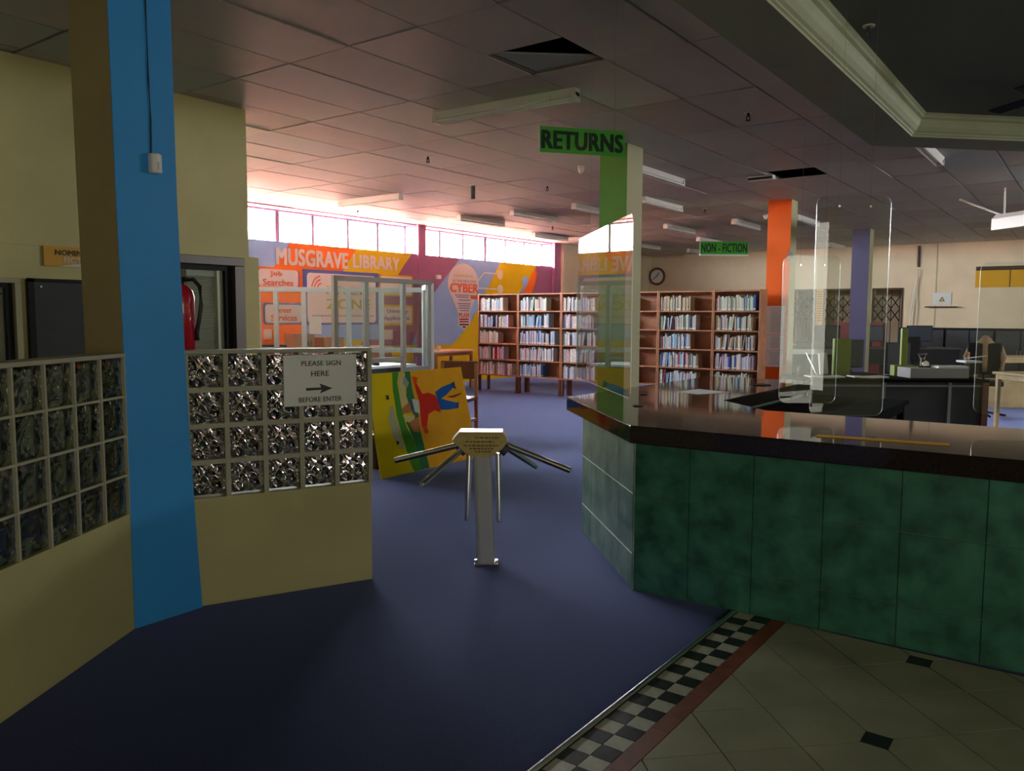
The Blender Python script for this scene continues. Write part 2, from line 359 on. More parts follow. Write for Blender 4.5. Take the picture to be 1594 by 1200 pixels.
for (xa, ya) in tiles:
    key = (round(xa, 2), round(ya, 2)); hole = None
    for hk in HOLES:
        if abs(hk[0]-xa) < .05 and abs(hk[1]-ya) < .05: hole = HOLES[hk]
    xe = min(xa + .6, -1.69) if ya < 8.4 else xa + .6
    if (xa, ya) in indiv:
        r = random.random(); me = tilemesh[0 if r < .7 else (1 if r < .87 else 2)]
        if hole == 'hole1':
            B().box(.006, .594, .006, .655, 0, .012).build('ceiling_tile', m_tile, ceil).location = (xa, ya, CZ)
            o = B().prism([(.03, .67), (.59, 1.185), (.03, 1.19)], 0, .012).build('ceiling_tile', m_tile3, ceil); o.location = (xa, ya, CZ+.006); o.rotation_euler = (math.radians(.8), 0, 0); continue
        if hole == 'hole2':
            o = B().box(.006, .594, .006, .6, 0, .012).build('ceiling_tile', m_tile, ceil); o.location = (xa, ya + .6, CZ); 
            o = B().box(.02, .58, 0, .5, -.006, .006).build('ceiling_tile', m_tile, ceil); o.location = (xa, ya + .05, CZ+.02); o.rotation_euler = (math.radians(14), 0, 0); continue
        if xe - xa < .58: o = B().box(.006, xe-xa-.003, .006, 1.194, 0, .012).build('ceiling_tile', m_tile, ceil)
        else: o = bpy.data.objects.new('ceiling_tile', me); COL.objects.link(o); o.parent = ceil
        o.location = (xa, ya, CZ + .002*random.random()); o.rotation_euler = (math.radians(random.uniform(-.22, .22)), math.radians(random.uniform(-.22, .22)), 0)
    else:
        stuff.box(xa+.006, xe-.006, ya+.006, min(ya+1.194, 21.1), CZ, CZ+.012)
tag(stuff.build('far_ceiling_tiles', m_tile, ceil), kind='stuff')
gr = B()
for ix in range(-13, 15):
    xa = -3.4 + .6*ix
    if -10.65 < xa < 5: gr.box(xa-.009, xa+.009, (8.45 if xa > -1.7 else -4.2), 21.1, CZ+.010, CZ+.03)
for iy in range(-6, 16):
    ya = 3.66 + 1.2*iy
    if ya < 21.1: gr.box(-10.65, (-1.7 if ya < 8.45 else 5), ya-.009, ya+.009, CZ+.010, CZ+.03)
gr.build('ceiling_grid', m_grid, ceil)
# soffit with octagonal tray and cornice
def octo(xl, yb, ch, ext=0):    # left edge xl, far-left corner at yb, runs +Y then 45 degrees, then +X
    return [(xl, -4.2), (5.0, -4.2), (5.0, yb + ch), (xl + ch, yb + ch), (xl, yb)]
SZ = 2.83
so = B()
out = octo(-1.695, 7.46, 2.2); inn = octo(-1.345, 7.29, 2.05)
def ring(b, pa, za, pb, zb):    # strip joining two open outlines (left run, diagonal, far run)
    for i in (4, 3):
        j = {4: 0, 3: 4}[i]
        b.poly([(*pa[i], za), (*pa[j], za), (*pb[j], zb), (*pb[i], zb)])
    b.poly([(*pa[2], za), (*pa[3], za), (*pb[3], zb), (*pb[2], zb)])
ring(so, out, SZ, inn, SZ); ring(so, out, SZ, out, 3.38)
so.poly([(*out[3], 3.38), (*out[4], 3.38), (*out[4], SZ), (*out[3], SZ)]) if False else None
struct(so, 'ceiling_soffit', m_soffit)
prof = [(0, 2.83), (0, 2.845), (.012, 2.85), (.012, 2.862), (.03, 2.872), (.05, 2.90), (.062, 2.935), (.066, 2.955), (.085, 2.965), (.085, 2.985), (.105, 3.0)]
tr_ = B(); pr = [octo(-1.345 + d, 7.29 - d*.41, 2.05 - d*.1) for d, z in prof]
for (a, za), (b, zb) in zip(zip(pr, [z for d, z in prof]), list(zip(pr, [z for d, z in prof]))[1:]): ring(tr_, a, za, b, zb)
struct(tr_, 'trim_8', m_corn)
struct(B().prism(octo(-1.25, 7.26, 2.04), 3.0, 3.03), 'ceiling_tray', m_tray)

# ================================================================== MURAL (flat paint on the left wall)
Mw = Matrix(((0, -1, 0, -10.65), (1, 0, 0, 0), (0, 0, 1, 0), (0, 0, 0, 1)))   # local (x right, y into wall(-)) -> wall
mural = B(); mm = [m_mblue, m_morange, m_myellow, m_purple, m_mwhite, m_mnavy, m_mred, m_mdark, m_mlet, m_creamwarm]
def pp(pts, k, off=.001):
    mural.m = k; mural.poly([(-10.65 + off, y, z) for y, z in pts])
pp([(4.5, 2.53), (8.43, 2.53), (8.09, 2.12), (4.5, 2.12)], 0)
pp([(8.43, 2.53), (9.85, 2.53), (9.53, 2.13), (8.66, 2.10), (8.66, .62), (4.5, .62), (4.5, 2.12), (8.09, 2.12)], 1)
pp([(9.85, 2.53), (11.25, 2.53), (10.87, 2.11), (9.52, 2.11)], 2)
pp([(8.66, 2.12), (10.36, 2.12), (10.36, 1.2), (8.66, 1.2)], 5, .0012)
pp([(8.66, 1.2), (10.36, 1.2), (10.36, .93), (8.66, .93)], 0, .0012)
pp([(8.66, .93), (10.0, .93), (9.5, .45), (8.66, .45)], 2, .0012)
pp([(4.5, .62), (8.66, .62), (8.66, 0), (4.5, 0)], 2)
pp([(10.36, 1.9), (10.36, .9), (10.5, 1.3)], 0)
pp([(12.67, 2.53), (14.05, 2.53), (13.49, 1.86), (13.35, 1.6), (12.91, 1.14), (12.42, .78), (11.22, .80), (11.81, 1.75)], 0)
pp([(11.22, .80), (10.3, .80), (10.3, 0), (16.04, 0), (16.04, 1.2), (13.2, 1.2), (12.91, 1.14), (12.42, .78)], 2)
pp([(14.05, 2.53), (15.43, 2.53), (14.6, 1.6), (13.2, 1.2), (12.91, 1.14), (13.35, 1.6), (13.49, 1.86)], 2)
pp([(13.2, 1.2), (14.6, 1.6), (14.9, 1.9), (16.04, 1.2)], 0, .0008)
pp([(15.36, 2.46), (15.42, 2.34), (15.36, 2.12), (15.2, 1.86), (14.7, 1.5), (14.78, 1.8), (15.1, 2.15), (15.3, 2.42)], 1, .002)
pp([(14.83, 2.20), (14.95, 2.26), (15.12, 2.22), (15.02, 2.05), (14.9, 1.9), (14.7, 1.84), (14.88, 2.02)], 0, .0015)
def rrect(y0, z0, y1, z1, r, k, off):
    pts = []
    for cy, cz, a0 in ((y1-r, z1-r, 0), (y0+r, z1-r, 90), (y0+r, z0+r, 180), (y1-r, z0+r, 270)):
        for a in range(0, 91, 30): pts.append((cy + r*math.cos(math.radians(a0+a)), cz + r*math.sin(math.radians(a0+a))))
    pp(pts, k, off)
rrect(7.74, 1.78, 8.60, 2.10, .05, 5, .002); rrect(7.72, 1.80, 8.58, 2.12, .05, 1, .0022); rrect(7.80, 1.815, 8.56, 2.085, .05, 4, .003)
rrect(7.87, 1.21, 8.64, 1.56, .05, 5, .002); rrect(7.91, 1.24, 8.62, 1.53, .05, 4, .003)
rrect(8.745, 1.235, 10.30, 2.065, .06, 4, .003)
rrect(10.40, 1.72, 11.27, 2.11, .05, 2, .002); rrect(10.43, 1.75, 11.24, 2.08, .05, 4, .003)
rrect(10.40, 1.18, 11.27, 1.56, .05, 2, .002); rrect(10.44, 1.22, 11.23, 1.52, .05, 4, .003)
# light bulb
bulb = []
for a in range(-35, 216, 10): bulb.append((12.78 + .49*math.cos(math.radians(a)), 2.02 + .41*math.sin(math.radians(a))))
bulb += [(12.60, 1.44), (12.60, 1.17), (12.70, 1.12), (12.79, 1.06), (12.88, 1.12), (12.98, 1.17), (12.98, 1.44)]
pp(bulb, 4, .003)
for z, k in ((1.275, 6), (1.225, 6), (1.165, 7)): pp([(12.64, z), (12.94, z), (12.94, z+.03), (12.64, z+.03)], k, .005)
pp([(12.72, 1.145), (12.86, 1.145), (12.79, 1.10)], 7, .005)
pp([(13.02, 1.705), (13.26, 1.705), (13.22, 1.79), (12.98, 1.79)], 8, .005)
def ln(a, b, w, k=4, off=.003):
    d = Vector((b[0]-a[0], b[1]-a[1])).normalized(); nn = Vector((-d.y, d.x)) * w/2
    pp([(a[0]-nn.x, a[1]-nn.y), (b[0]-nn.x, b[1]-nn.y), (b[0]+nn.x, b[1]+nn.y), (a[0]+nn.x, a[1]+nn.y)], k, off)
ln((13.25, 2.09), (13.46, 2.27), .03); ln((13.45, 2.27), (13.92, 2.27), .03); ln((13.25, 1.94), (13.9, 1.94), .03)
for zc in (2.26, 1.93):
    for r, k, o_ in ((.115, 2, .0035), (.105, 4, .004), (.08, 9, .0045)):
        pp([(14.02 + r*math.cos(t*.5236), zc + r*math.sin(t*.5236)) for t in range(12)], k, o_)
for r in (.10, .16, .22):       # wireless arcs in the big panel
    for t in range(5):
        a0 = math.radians(100 + 14*t); a1 = math.radians(100 + 14*(t+1)); cy, cz = 9.06, 1.80
        ln((cy + r*math.cos(a0), cz + r*math.sin(a0)), (cy + r*math.cos(a1), cz + r*math.sin(a1)), .025, 8, .0045)
mu = mural.build('mural', mm, wall_left)
def wtext(txt, y0_, z0_, y1_, z1_, mt, bold=.03, nm='lettering'): return text_mesh(txt, y0_, z0_, y1_, z1_, nm, mt, wall_left, bold, Matrix(((0,-1,0,-10.644),(1,0,0,0),(0,0,1,0),(0,0,0,1))))
wtext('MUSGRAVE', 8.15, 2.17, 9.64, 2.43, m_mwhite, .05); wtext('LIBRARY', 9.77, 2.20, 10.91, 2.42, m_mwhite, .05)
wtext('Job', 8.02, 1.96, 8.24, 2.06, m_mlet, .03); wtext('Searches', 7.88, 1.83, 8.46, 1.93, m_mlet, .03)
wtext('Career', 8.06, 1.40, 8.42, 1.49, m_mlet, .03); wtext('Services', 8.02, 1.27, 8.52, 1.37, m_mlet, .03)
wtext('FREE', 9.15, 1.72, 10.10, 1.86, m_mgold, .0); wtext('ZONE', 9.15, 1.47, 10.15, 1.64, m_mgold, .02)
wtext('musgrave.library@durban.gov.za', 8.85, 1.33, 10.24, 1.38, m_mtext, .01)
pp([(0,0),(0,.01),(.01,0)], 4)
wtext('University', 10.58, 1.39, 11.12, 1.48, m_mtext, .02); wtext('Applications', 10.50, 1.26, 11.16, 1.35, m_mtext, .02)
wtext('candidate', 12.48, 2.15, 13.08, 2.22, m_mgold, .0); wtext('ICT INFORMATION', 12.44, 2.045, 13.18, 2.095, m_mtext, 0)
wtext('CYBER', 12.36, 1.84, 13.24, 2.02, m_mlet, .05); wtext('PLAN', 12.63, 1.33, 12.95, 1.42, m_mlet, .04)
gl = B()
for k, (a, b, z) in enumerate(((12.5, 12.95, 1.775), (12.55, 12.93, 1.735), (12.62, 13.0, 1.675), (12.58, 13.0, 1.60), (12.62, 12.98, 1.555), (12.6, 12.98, 1.51), (12.66, 12.95, 1.46))): gl.box(-10.646, -10.644, a, b, z, z+.016)
gl.build('small_print', m_mtext, wall_left)
# sheets of paper stuck to the mural wall
for i, (ya, yb, za, zb) in enumerate(((7.87, 8.02, .98, 1.14), (10.48, 10.72, .92, 1.1))):
    tag(B().box(-10.645, -10.642, ya, yb, za, zb).build('paper_sheet', m_mwhite), ['white paper sheet stuck below the Career Services panel', 'white paper sheet stuck below the University Applications panel'][i], 'paper')
tag(B().box(-10.645, -10.58, 11.9, 12.02, 2.08, 2.16).build('alarm_sounder', m_cone, None, .01), 'small white box on the purple pilaster behind the grey glazed screen', 'sensor')

# ================================================================== COLUMNS
def column(x0_, x1_, y0_, y1_, z1_, mfront, mside, label, sidecol='side_face'):
    t = thing('column', label, 'column', ((x0_+x1_)/2, (y0_+y1_)/2, 0)); hx, hy = (x1_-x0_)/2, (y1_-y0_)/2
    B().box(-hx, hx, -hy, hy, 0, z1_).build('shaft', mside, t, .006)
    B().box(-hx-.0005, hx+.0005, -hy-.004, -hy, 0, z1_-.001).build('painted_front', mfront, t); return t
t = thing('column', 'blue painted column standing between the two glass block partitions', 'column', (-3.342-.165, 1.932, 0))
def lofted(x0_, x1_, prof_):     # slightly flared plaster column: (z, ymin, ymax)
    b = B(); vs = []; fs = []
    for z, ya, yb in prof_: vs += [(x0_, ya, z), (x1_, ya, z), (x1_, yb, z), (x0_, yb, z)]
    for i in range(len(prof_)-1):
        for k in range(4): fs.append((4*i+k, 4*i+(k+1) % 4, 4*i+4+(k+1) % 4, 4*i+4+k))
    fs += [(3,2,1,0), tuple(4*(len(prof_)-1)+k for k in range(4))]
    return b.add(vs, fs)
pr5 = [(0, -.164, .164), (.4, -.164, .143), (.8, -.166, .126), (1.2, -.168, .114), (1.9, -.176, .099), (CZ, -.184, .096)]
lofted(-.165, .16, pr5).build('shaft', m_brownp, t); lofted(.16, .165, [(z, a+.0005, b-.0005) for z, a, b in pr5]).build('painted_side', m_blue, t)
gc = column(-4.225, -3.915, 7.24, 7.576, CZ, m_green, m_beige, 'green and cream column behind the left end of the counter')
oc = column(-4.133, -3.79, 12.04, 12.33, CZ, m_orange, m_beige, 'orange fronted column with taped notices, right of the bookcases')
pc = column(-4.09, -3.77, 16.84, 17.16, CZ, m_purplec, m_beige, 'violet column farthest back in the hall')
# notices on the orange column
for i, (za, zb) in enumerate(((1.10, 1.53), (.87, 1.095), (.62, .865))):
    t = thing('notice', ['long printed notice, topmost of three on the orange column', 'middle of three printed notices on the orange column', 'lowest of three printed notices on the orange column'][i], 'notice', (-3.97, 12.03, za))
    B().box(-.13, .13, -.004, .0, 0, zb-za).build('sheet', m_bright, t)
    b = B(); z = zb - za - .03
    while z > .03:
        wd_ = random.uniform(.05, .09); b.box(-wd_, wd_, -.0055, -.004, z, z+.004); z -= .018
    b.build('printed_lines', m_pline, t)
# motion sensor and cord on the blue column
t = thing('motion_sensor', 'small white motion sensor high on the blue column', 'sensor', (-3.342, 1.925, 2.015))
B().prism([(0, -.028), (.03, -.024), (.045, 0), (.03, .024), (0, .028)], -.042, .042).build('housing', m_cone, t, .008)
B().prism([(.026, -.02), (.047, 0), (.026, .02)], -.03, .005).build('lens', m_white, t)
tag(B().tube([(-3.338, 1.915, 2.055), (-3.338, 1.918, 2.2), (-3.338, 1.914, 2.36), (-3.338, 1.912, 2.7), (-3.338, 1.91, 3.08)], .0035, 6).build('sensor_cable', m_ink), 'thin dark cable running up the blue column to the ceiling', 'cable')

# ================================================================== GLASS BLOCK PARTITIONS
def partition(A_, Bp, s, cols, xst, pitch, L, label, mb, bar, inset, gap_mat):
    ang = math.atan2(Bp[1]-A_[1], Bp[0]-A_[0]); t = thing('glass_block_partition', label, 'partition', (A_[0], A_[1], 0), ang)
    th = .10; ya, yb = (0, th) if s < 0 else (-th, 0)
    B().box(-.03 if s < 0 else 0, L, ya, yb, 0, .514).build('base_wall', m_creamlow, t, .003)
    zr = [.514 + .169*k for k in range(5)]
    f = B(); xe = [xst + pitch*k for k in range(cols+1)]
    fa, fb = (ya, yb)
    for x in xe: f.box(x - bar/2, x + bar/2, fa, fb, .514, 1.19)
    for z in zr[1:-1]: f.box(xe[0], xe[-1], fa + .0015, fb - .0015, z - bar/2, z + bar/2)
    f.build('joint_grid', gap_mat, t)
    B().box(xe[0] - bar/2, xe[-1] + bar/2, ya - .004, yb + .004, 1.188, 1.206).build('capping', gap_mat, t, .003)
    bw = pitch - bar - .002; bh = .169 - bar - .002
    b = B(); nn = 6
    # pillowed block
    pts = []
    yf, yk = (ya + inset, yb - inset)
    for side in (0, 1):
        for i in range(nn+1):
            for j in range(nn+1):
                u = i/nn; v = j/nn; e = min(u, 1-u, v, 1-v); bulge = .008*min(1, e*5)
                pts.append((-bw/2 + bw*u, (yf - bulge + .008) if side == 0 else (yk + bulge - .008), -bh/2 + bh*v))
    fs = []; N = (nn+1)**2; idx = lambda s_, i, j: s_*N + i*(nn+1) + j
    for i in range(nn):
        for j in range(nn):
            fs.append((idx(0,i,j), idx(0,i+1,j), idx(0,i+1,j+1), idx(0,i,j+1))); fs.append((idx(1,i,j), idx(1,i,j+1), idx(1,i+1,j+1), idx(1,i+1,j)))
    for i in range(nn):
        fs += [(idx(0,i,0), idx(1,i,0), idx(1,i+1,0), idx(0,i+1,0)), (idx(0,i,nn), idx(0,i+1,nn), idx(1,i+1,nn), idx(1,i,nn)),
               (idx(0,0,i), idx(0,0,i+1), idx(1,0,i+1), idx(1,0,i)), (idx(0,nn,i), idx(1,nn,i), idx(1,nn,i+1), idx(0,nn,i+1))]
    b.add(pts, fs); first = None
    for c in range(cols):
        for r in range(4):
            if first is None: o = first = b.build('glass_block', mb, t)
            else: o = first.copy(); COL.objects.link(o); o.parent = t
            o.location = (xe[c] + pitch/2, 0, .514 + .169*(r+.5)); o.rotation_euler = (0, 0, 0)
    return t
p2 = partition((-3.356, 2.096), (-3.003, 2.862), -1, 5, -.035, .175, .8425, 'sparkling glass block partition with paper notice, right of the blue column', m_blk, .022, .012, mat('greyish joint plaster', (.36, .34, .24), .6))
p1 = partition((-3.342, 1.768), (-2.925, 1.091), 1, 9, .004, .1705, 1.6, 'dark glass block partition over cream base, left of the blue column', m_blk2, .010, .004, bpy.data.materials['greyish joint plaster'])
# PLEASE SIGN notice on partition (hangs on its face)
ang2 = math.atan2(2.862-2.096, -3.003+3.356)
t = thing('notice', 'white laminated notice PLEASE SIGN HERE BEFORE ENTER with arrow', 'notice', (-3.356, 2.096, 0), ang2)
m_lam = mat('laminated paper', (.62, .62, .58), .35)
B().box(.403, .765, -.012, -.008, .926, 1.175).build('sheet', m_lam, t)
for x in (.403, .765): B().box(x-.0015, x+.0015, -.0135, -.0125, .926, 1.175).build('edge', m_pline, t)
for tx, a, z0_, b_, z1_ in (('PLEASE SIGN', .49, 1.122, .685, 1.146), ('HERE', .537, 1.070, .624, 1.096), ('BEFORE ENTER', .475, .944, .688, .968)): text_mesh(tx, a, z0_, b_, z1_, 'lettering', m_ink, t, .01, Matrix.Translation((0, -.0125, 0)))
b = B(); b.poly([(x, -.0135, z) for x, z in ((.51, 1.014), (.585, 1.014), (.577, 1.034), (.642, 1.008), (.577, .984), (.588, 1.002), (.51, 1.000))]); b.build('arrow', m_ink, t)

# office wall: sign, board
t = thing('hanging_sign', 'amber sign NOMINATED FICTION on the office wall, partly behind the blue column', 'sign', (-5.90, 2.58, 1.70))
B().box(-.006, 0, 0, .62, 0, .138).build('panel', m_syel, t)
Ms = Matrix(((0,-1,0,0),(1,0,0,0),(0,0,1,0),(0,0,0,1)))
text_mesh('NOMINATED', .075, .078, .40, .115, 'lettering', m_sink, t, .03, Matrix.Translation((.0015,0,0)) @ Ms)
text_mesh('FICTION', .13, .028, .36, .065, 'lettering', m_paper, t, .03, Matrix.Translation((.0015,0,0)) @ Ms)
b = B(); b.poly([(.0035, .09 + .44*u, .0 + .045*math.sin(math.pi*u*.5)) for u in [k/8 for k in range(9)]] + [(.0035, .53, 0)]); b.build('painted_highlight', m_paper, t)  # white highlight low on the sign, drawn as a flat shape
d = struct(B().box(-5.93, -5.885, 2.46, 3.35, .3, 1.605), 'door_1', m_dark, bevel=.004)
B().box(-5.895, -5.875, 2.46, 2.50, .3, 1.61).box(-5.895, -5.875, 2.46, 3.35, 1.585, 1.61).build('frame', m_black, d)
B().tube([(-5.885, 2.545, 1.555), (-5.878, 2.545, 1.555)], .008, 8).build('fixing', m_paper, d)
# fire extinguisher on the back of the blue column
t = thing('fire_extinguisher', 'red fire extinguisher with black hose hanging behind the blue column', 'fire extinguisher', (-3.505, 2.135, 1.2))
B().tube([(0,0,0), (0,0,.005), (0,0,.25), (0,0,.28), (0,0,.305), (0,0,.312)], [.052, .060, .060, .052, .03, .016], 24).build('cylinder', m_red, t, smooth=True)
B().tube([(0,0,.31), (0,0,.345)], .014, 12).box(-.01, .05, -.006, .006, .335, .345).box(-.012, .06, -.005, .005, .358, .364, Matrix.Rotation(math.radians(-12), 4, 'Y')).build('valve_handle', m_black, t)
B().tube([(.0,.01,.33), (.04,.04,.335), (.075,.05,.30), (.085,.05,.22), (.07,.045,.14), (.055,.04,.08), (.05,.045,.05)], [.009,.010,.010,.010,.010,.011,.013], 10).build('hose', m_rubber, t, smooth=True)
B().poly([(.061*math.cos(a), .061*math.sin(a), z) for a, z in ((-.9,.03),(-.55,.03),(-.55,.2),(-.9,.2))]).build('label_strip', m_paper, t)
B().box(-.03, .03, -.1, -.058, .2, .23).build('bracket', m_black, t)

# ================================================================== RECEPTION COUNTER
K0 = Vector((-1.843, 3.532)); K1 = Vector((-2.633, 4.336)); K2 = Vector((.75, 3.532 + .75*.034 + 1.843*.034))
t = thing('reception_counter', 'green tiled reception counter base with end tiles lightened as if lit', 'counter', (0, 0, 0))
d12 = (K2-K0).normalized(); n12 = Vector((-d12.y, d12.x)); d10 = (K1-K0).normalized(); n10 = Vector((d10.y, -d10.x))
c0 = K0 + n12*.014 + d12*.006
B().prism([(K0.x+.003, K0.y+.006), (K2.x, K2.y+.006), (.75, 4.2), (-1.45, 4.2), (-2.1, 4.9), (-2.1, 6.8), (-2.62, 6.8), (K1.x+.0045, K1.y+.001)], 0, .745).build('core', m_grout, t)
zr = [0, .18, .487, .745]
def tiles_on(P, d, nrm, L, xs_, mt, nm):
    Mx = Matrix(((d.x, nrm.x, 0, P.x), (d.y, nrm.y, 0, P.y), (0, 0, 1, 0), (0, 0, 0, 1)))
    for a, b_ in zip(xs_, xs_[1:]):
        for z0_, z1_ in zip(zr, zr[1:]): 
            q = .0015 * random.random()
            B().box(a + .0019, b_ - .0019, q, .012, z0_ + .0026, z1_ - .0026, Mx).build(nm, mt, t)
xs_ = [0, .289] + [.289 + .3065*k for k in range(1, 9)]; xs_ = [x for x in xs_ if x < (K2-K0).length] + [(K2-K0).length]
tiles_on(K0, d12, n12, 0, xs_, m_gtile, 'tile')
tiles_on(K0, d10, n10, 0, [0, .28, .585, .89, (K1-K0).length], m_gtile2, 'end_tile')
B().tube([(K0.x, K0.y, 0), (K0.x, K0.y, .744)], .006, 6).build('corner_bead', m_gtile2, t)
Mx = Matrix(((d10.x, n10.x, 0, K0.x), (d10.y, n10.y, 0, K0.y), (0, 0, 1, 0), (0, 0, 0, 1)))
for z in (.18, .487): B().box(.002, 1.12, -.0015, .004, z-.0022, z+.0022, Mx).build('joint', mat('pale joint', (.75, .75, .65), .4), t)
top = [(-2.86, 4.50), (-1.863, 3.517), (.78, 3.595), (.78, 4.62), (-1.545, 4.575), (-1.95, 4.955), (-1.95, 6.9), (-2.86, 6.9)]
ct = tag(B().prism(top, .745, .833).build('counter_top', m_granite, None, .005), 'polished black granite top lying along the reception counter', 'countertop')
# things on the counter top
def lay(nm, pts, z, h, mt, label, cat, **k): 
    cx = sum(p[0] for p in pts)/len(pts); cy = sum(p[1] for p in pts)/len(pts)
    o = B().prism([(x-cx, y-cy) for x, y in pts], 0, h).build(nm, mt); o.location = (cx, cy, z); return tag(o, label, cat, **k)
lay('paper_sheet', [(-2.43, 5.29), (-2.24, 5.21), (-2.12, 5.50), (-2.40, 5.60)][:4], .8335, .0012, m_paper, 'white paper sheet lying on the granite counter top', 'paper')
for i, (x, y, r) in enumerate(((-2.537, 4.972, .03), (-2.232, 4.309, .032), (-2.17, 6.25, .085))):
    tag(B().tube([(x, y, .8332), (x, y, .8385)], r, 20).build('cable_grommet' if i < 2 else 'round_tray', m_black), ['small black cable grommet in the granite near the green column', 'black cable grommet at the counter top left corner', 'black round tray on the far left wing of the counter top'][i], ['grommet', 'grommet', 'tray'][i])
o = lay('ruler', [(-1.02, 3.695), (-.50, 3.775), (-.505, 3.835), (-1.03, 3.755)], .8335, .003, m_syel, 'flat brass coloured ruler lying near the front edge of the granite top', 'ruler')
# acrylic screens
def screen(P, Q, z0_, z1_, label, hang=True, r=.04, zt=None):
    P = Vector(P); Q = Vector(Q); L = (Q-P).length; a = math.atan2((Q-P).y, (Q-P).x)
    t = thing('acrylic_screen', label, 'screen', (P.x, P.y, z0_), a); h = z1_-z0_
    pts = []
    for cx, cz, a0 in ((L-r, h-r, 0), (r, h-r, 90), (r, r, 180), (L-r, r, 270)):
        for k in range(0, 91, 15): pts.append((cx + r*math.cos(math.radians(a0+k)), cz + r*math.sin(math.radians(a0+k))))
    b = B(); b.poly([(x, -.002, z) for x, z in pts]); b.poly([(x, .002, z) for x, z in pts][::-1]); b.build('sheet', m_acryl, t)
    e = B(); n_ = len(pts)
    for i in range(n_):
        (xa, za), (xb, zb) = pts[i], pts[(i+1) % n_]; e.add([(xa,-.002,za),(xb,-.002,zb),(xb,.002,zb),(xa,.002,za)], [(0,1,2,3)])
    e.build('polished_edge', m_acedge, t)
    for x in (L*.3, L*.72):
        B().tube([(x, 0, h-.06), (x, 0, (2.83 if zt is None else zt) - z0_)], .0005, 4).build('hanging_line', m_grid, t)
        B().tube([(x, -.006, h-.05), (x, .006, h-.05)], .006, 8).build('fixing', m_steel, t)
    return t
screen((-1.902, 3.59), (-2.885, 4.66), .955, 1.88, 'clear acrylic sneeze screen hanging over the left end of the counter', zt=CZ)
sB = screen((-1.155, 4.054), (-.865, 4.268), .885, 1.955, 'narrow clear acrylic screen hanging over the middle of the counter')
o = B().box(.012, .065, -.004, -.002, .045, .06).build('label_strip', m_paper, sB)
screen((-1.42, 4.4), (-1.17, 4.58), .9, 1.70, 'clear acrylic screen set back, just left of the narrow hanging screen')
screen((-.503, 4.534), (.1, 4.9), .9, 1.64, 'clear acrylic screen at the right end of the counter')

# ================================================================== TURNSTILE
bs = Vector((-2.692, 3.425, 0))
t = thing('turnstile', 'grey pedestal turnstile with steel tripod arms and handwritten notice', 'turnstile', bs, YAW)
# local x = camera-right, local y = away
lean = Matrix.Rotation(math.radians(-2.4), 4, 'Y')
pd = B().box(-.048, .048, -.04, .04, 0, .66, lean).build('pedestal', mat('pale grey enamel', (.40, .40, .42), .4), t, .02)
B().box(-.066, .066, -.05, .05, 0, .012).build('base_plate', m_steel, t, .003)
for x in (-.058, .058): B().tube([(x, 0, .01), (x, 0, .022)], .01, 8).build('bolt', m_steel, t)
hexp = [(-.15, .055), (-.10, .015), (-.055, -.045) , (.045, -.045), (.09, -.015), (.125, .03), (.122, .048), (.10, .078), (-.112, .078)]
hexp = [(-.165, .035), (-.135, .005), (-.095, -.032), (-.06, -.052), (.05, -.052), (.105, -.012), (.135, .03), (.135, .052), (.11, .082), (-.125, .082)]
b = B(); n_ = len(hexp); zc = .665
b.add([(x-.02, -.075, zc+z) for x, z in hexp] + [(x-.02, .065, zc+z) for x, z in hexp], [tuple(range(n_)), tuple(range(n_, 2*n_))[::-1]] + [(i, n_+i, n_+(i+1) % n_, (i+1) % n_) for i in range(n_)])
b.build('head', mat('cream head paint', (.70, .66, .60), .3), t, .004)
b = B(); b.poly([(x*.97-.02, -.0765, zc+z-.001) for x, z in hexp if True][::1]); b.build('paper_notice', mat('yellowed paper', (.50, .38, .13), .7, var=.12, scale=25), t)
b = B()
for z, a, c in ((.048, -.04, .09), (.026, -.09, .06), (.005, -.10, .085), (-.012, -.07, .06), (-.028, -.04, .045)):
    x = a - .02
    while x < c - .02:
        w_ = random.uniform(.008, .02); b.box(x, min(x+w_, c-.02), -.078, -.0766, zc+z, zc+z+.006); x += w_ + .006
b.build('handwriting', m_brown, t)
for (p, dv) in (((-.145, .0, .665), (-.36, .0, -.09)), ((-.125, -.02, .65), (-.196, -.30, -.142)), ((-.095, .0, .63), (-.012, 0, -.385)),
                ((.10, .0, .668), (.36, -.05, -.135)), ((.095, .02, .655), (.188, .30, -.17)), ((.062, .0, .62), (.008, 0, -.385))):
    p = Vector(p); d = Vector(dv); B().tube([p, p + d*.985, p + d], [.016, .016, .012], 14).build('arm', m_steel, t, smooth=False)
for x in (-.12, .085): B().tube([(x, 0, .655), (x + (.03 if x > 0 else -.03), 0, .63)], .035, 14).build('hub', m_dark, t)

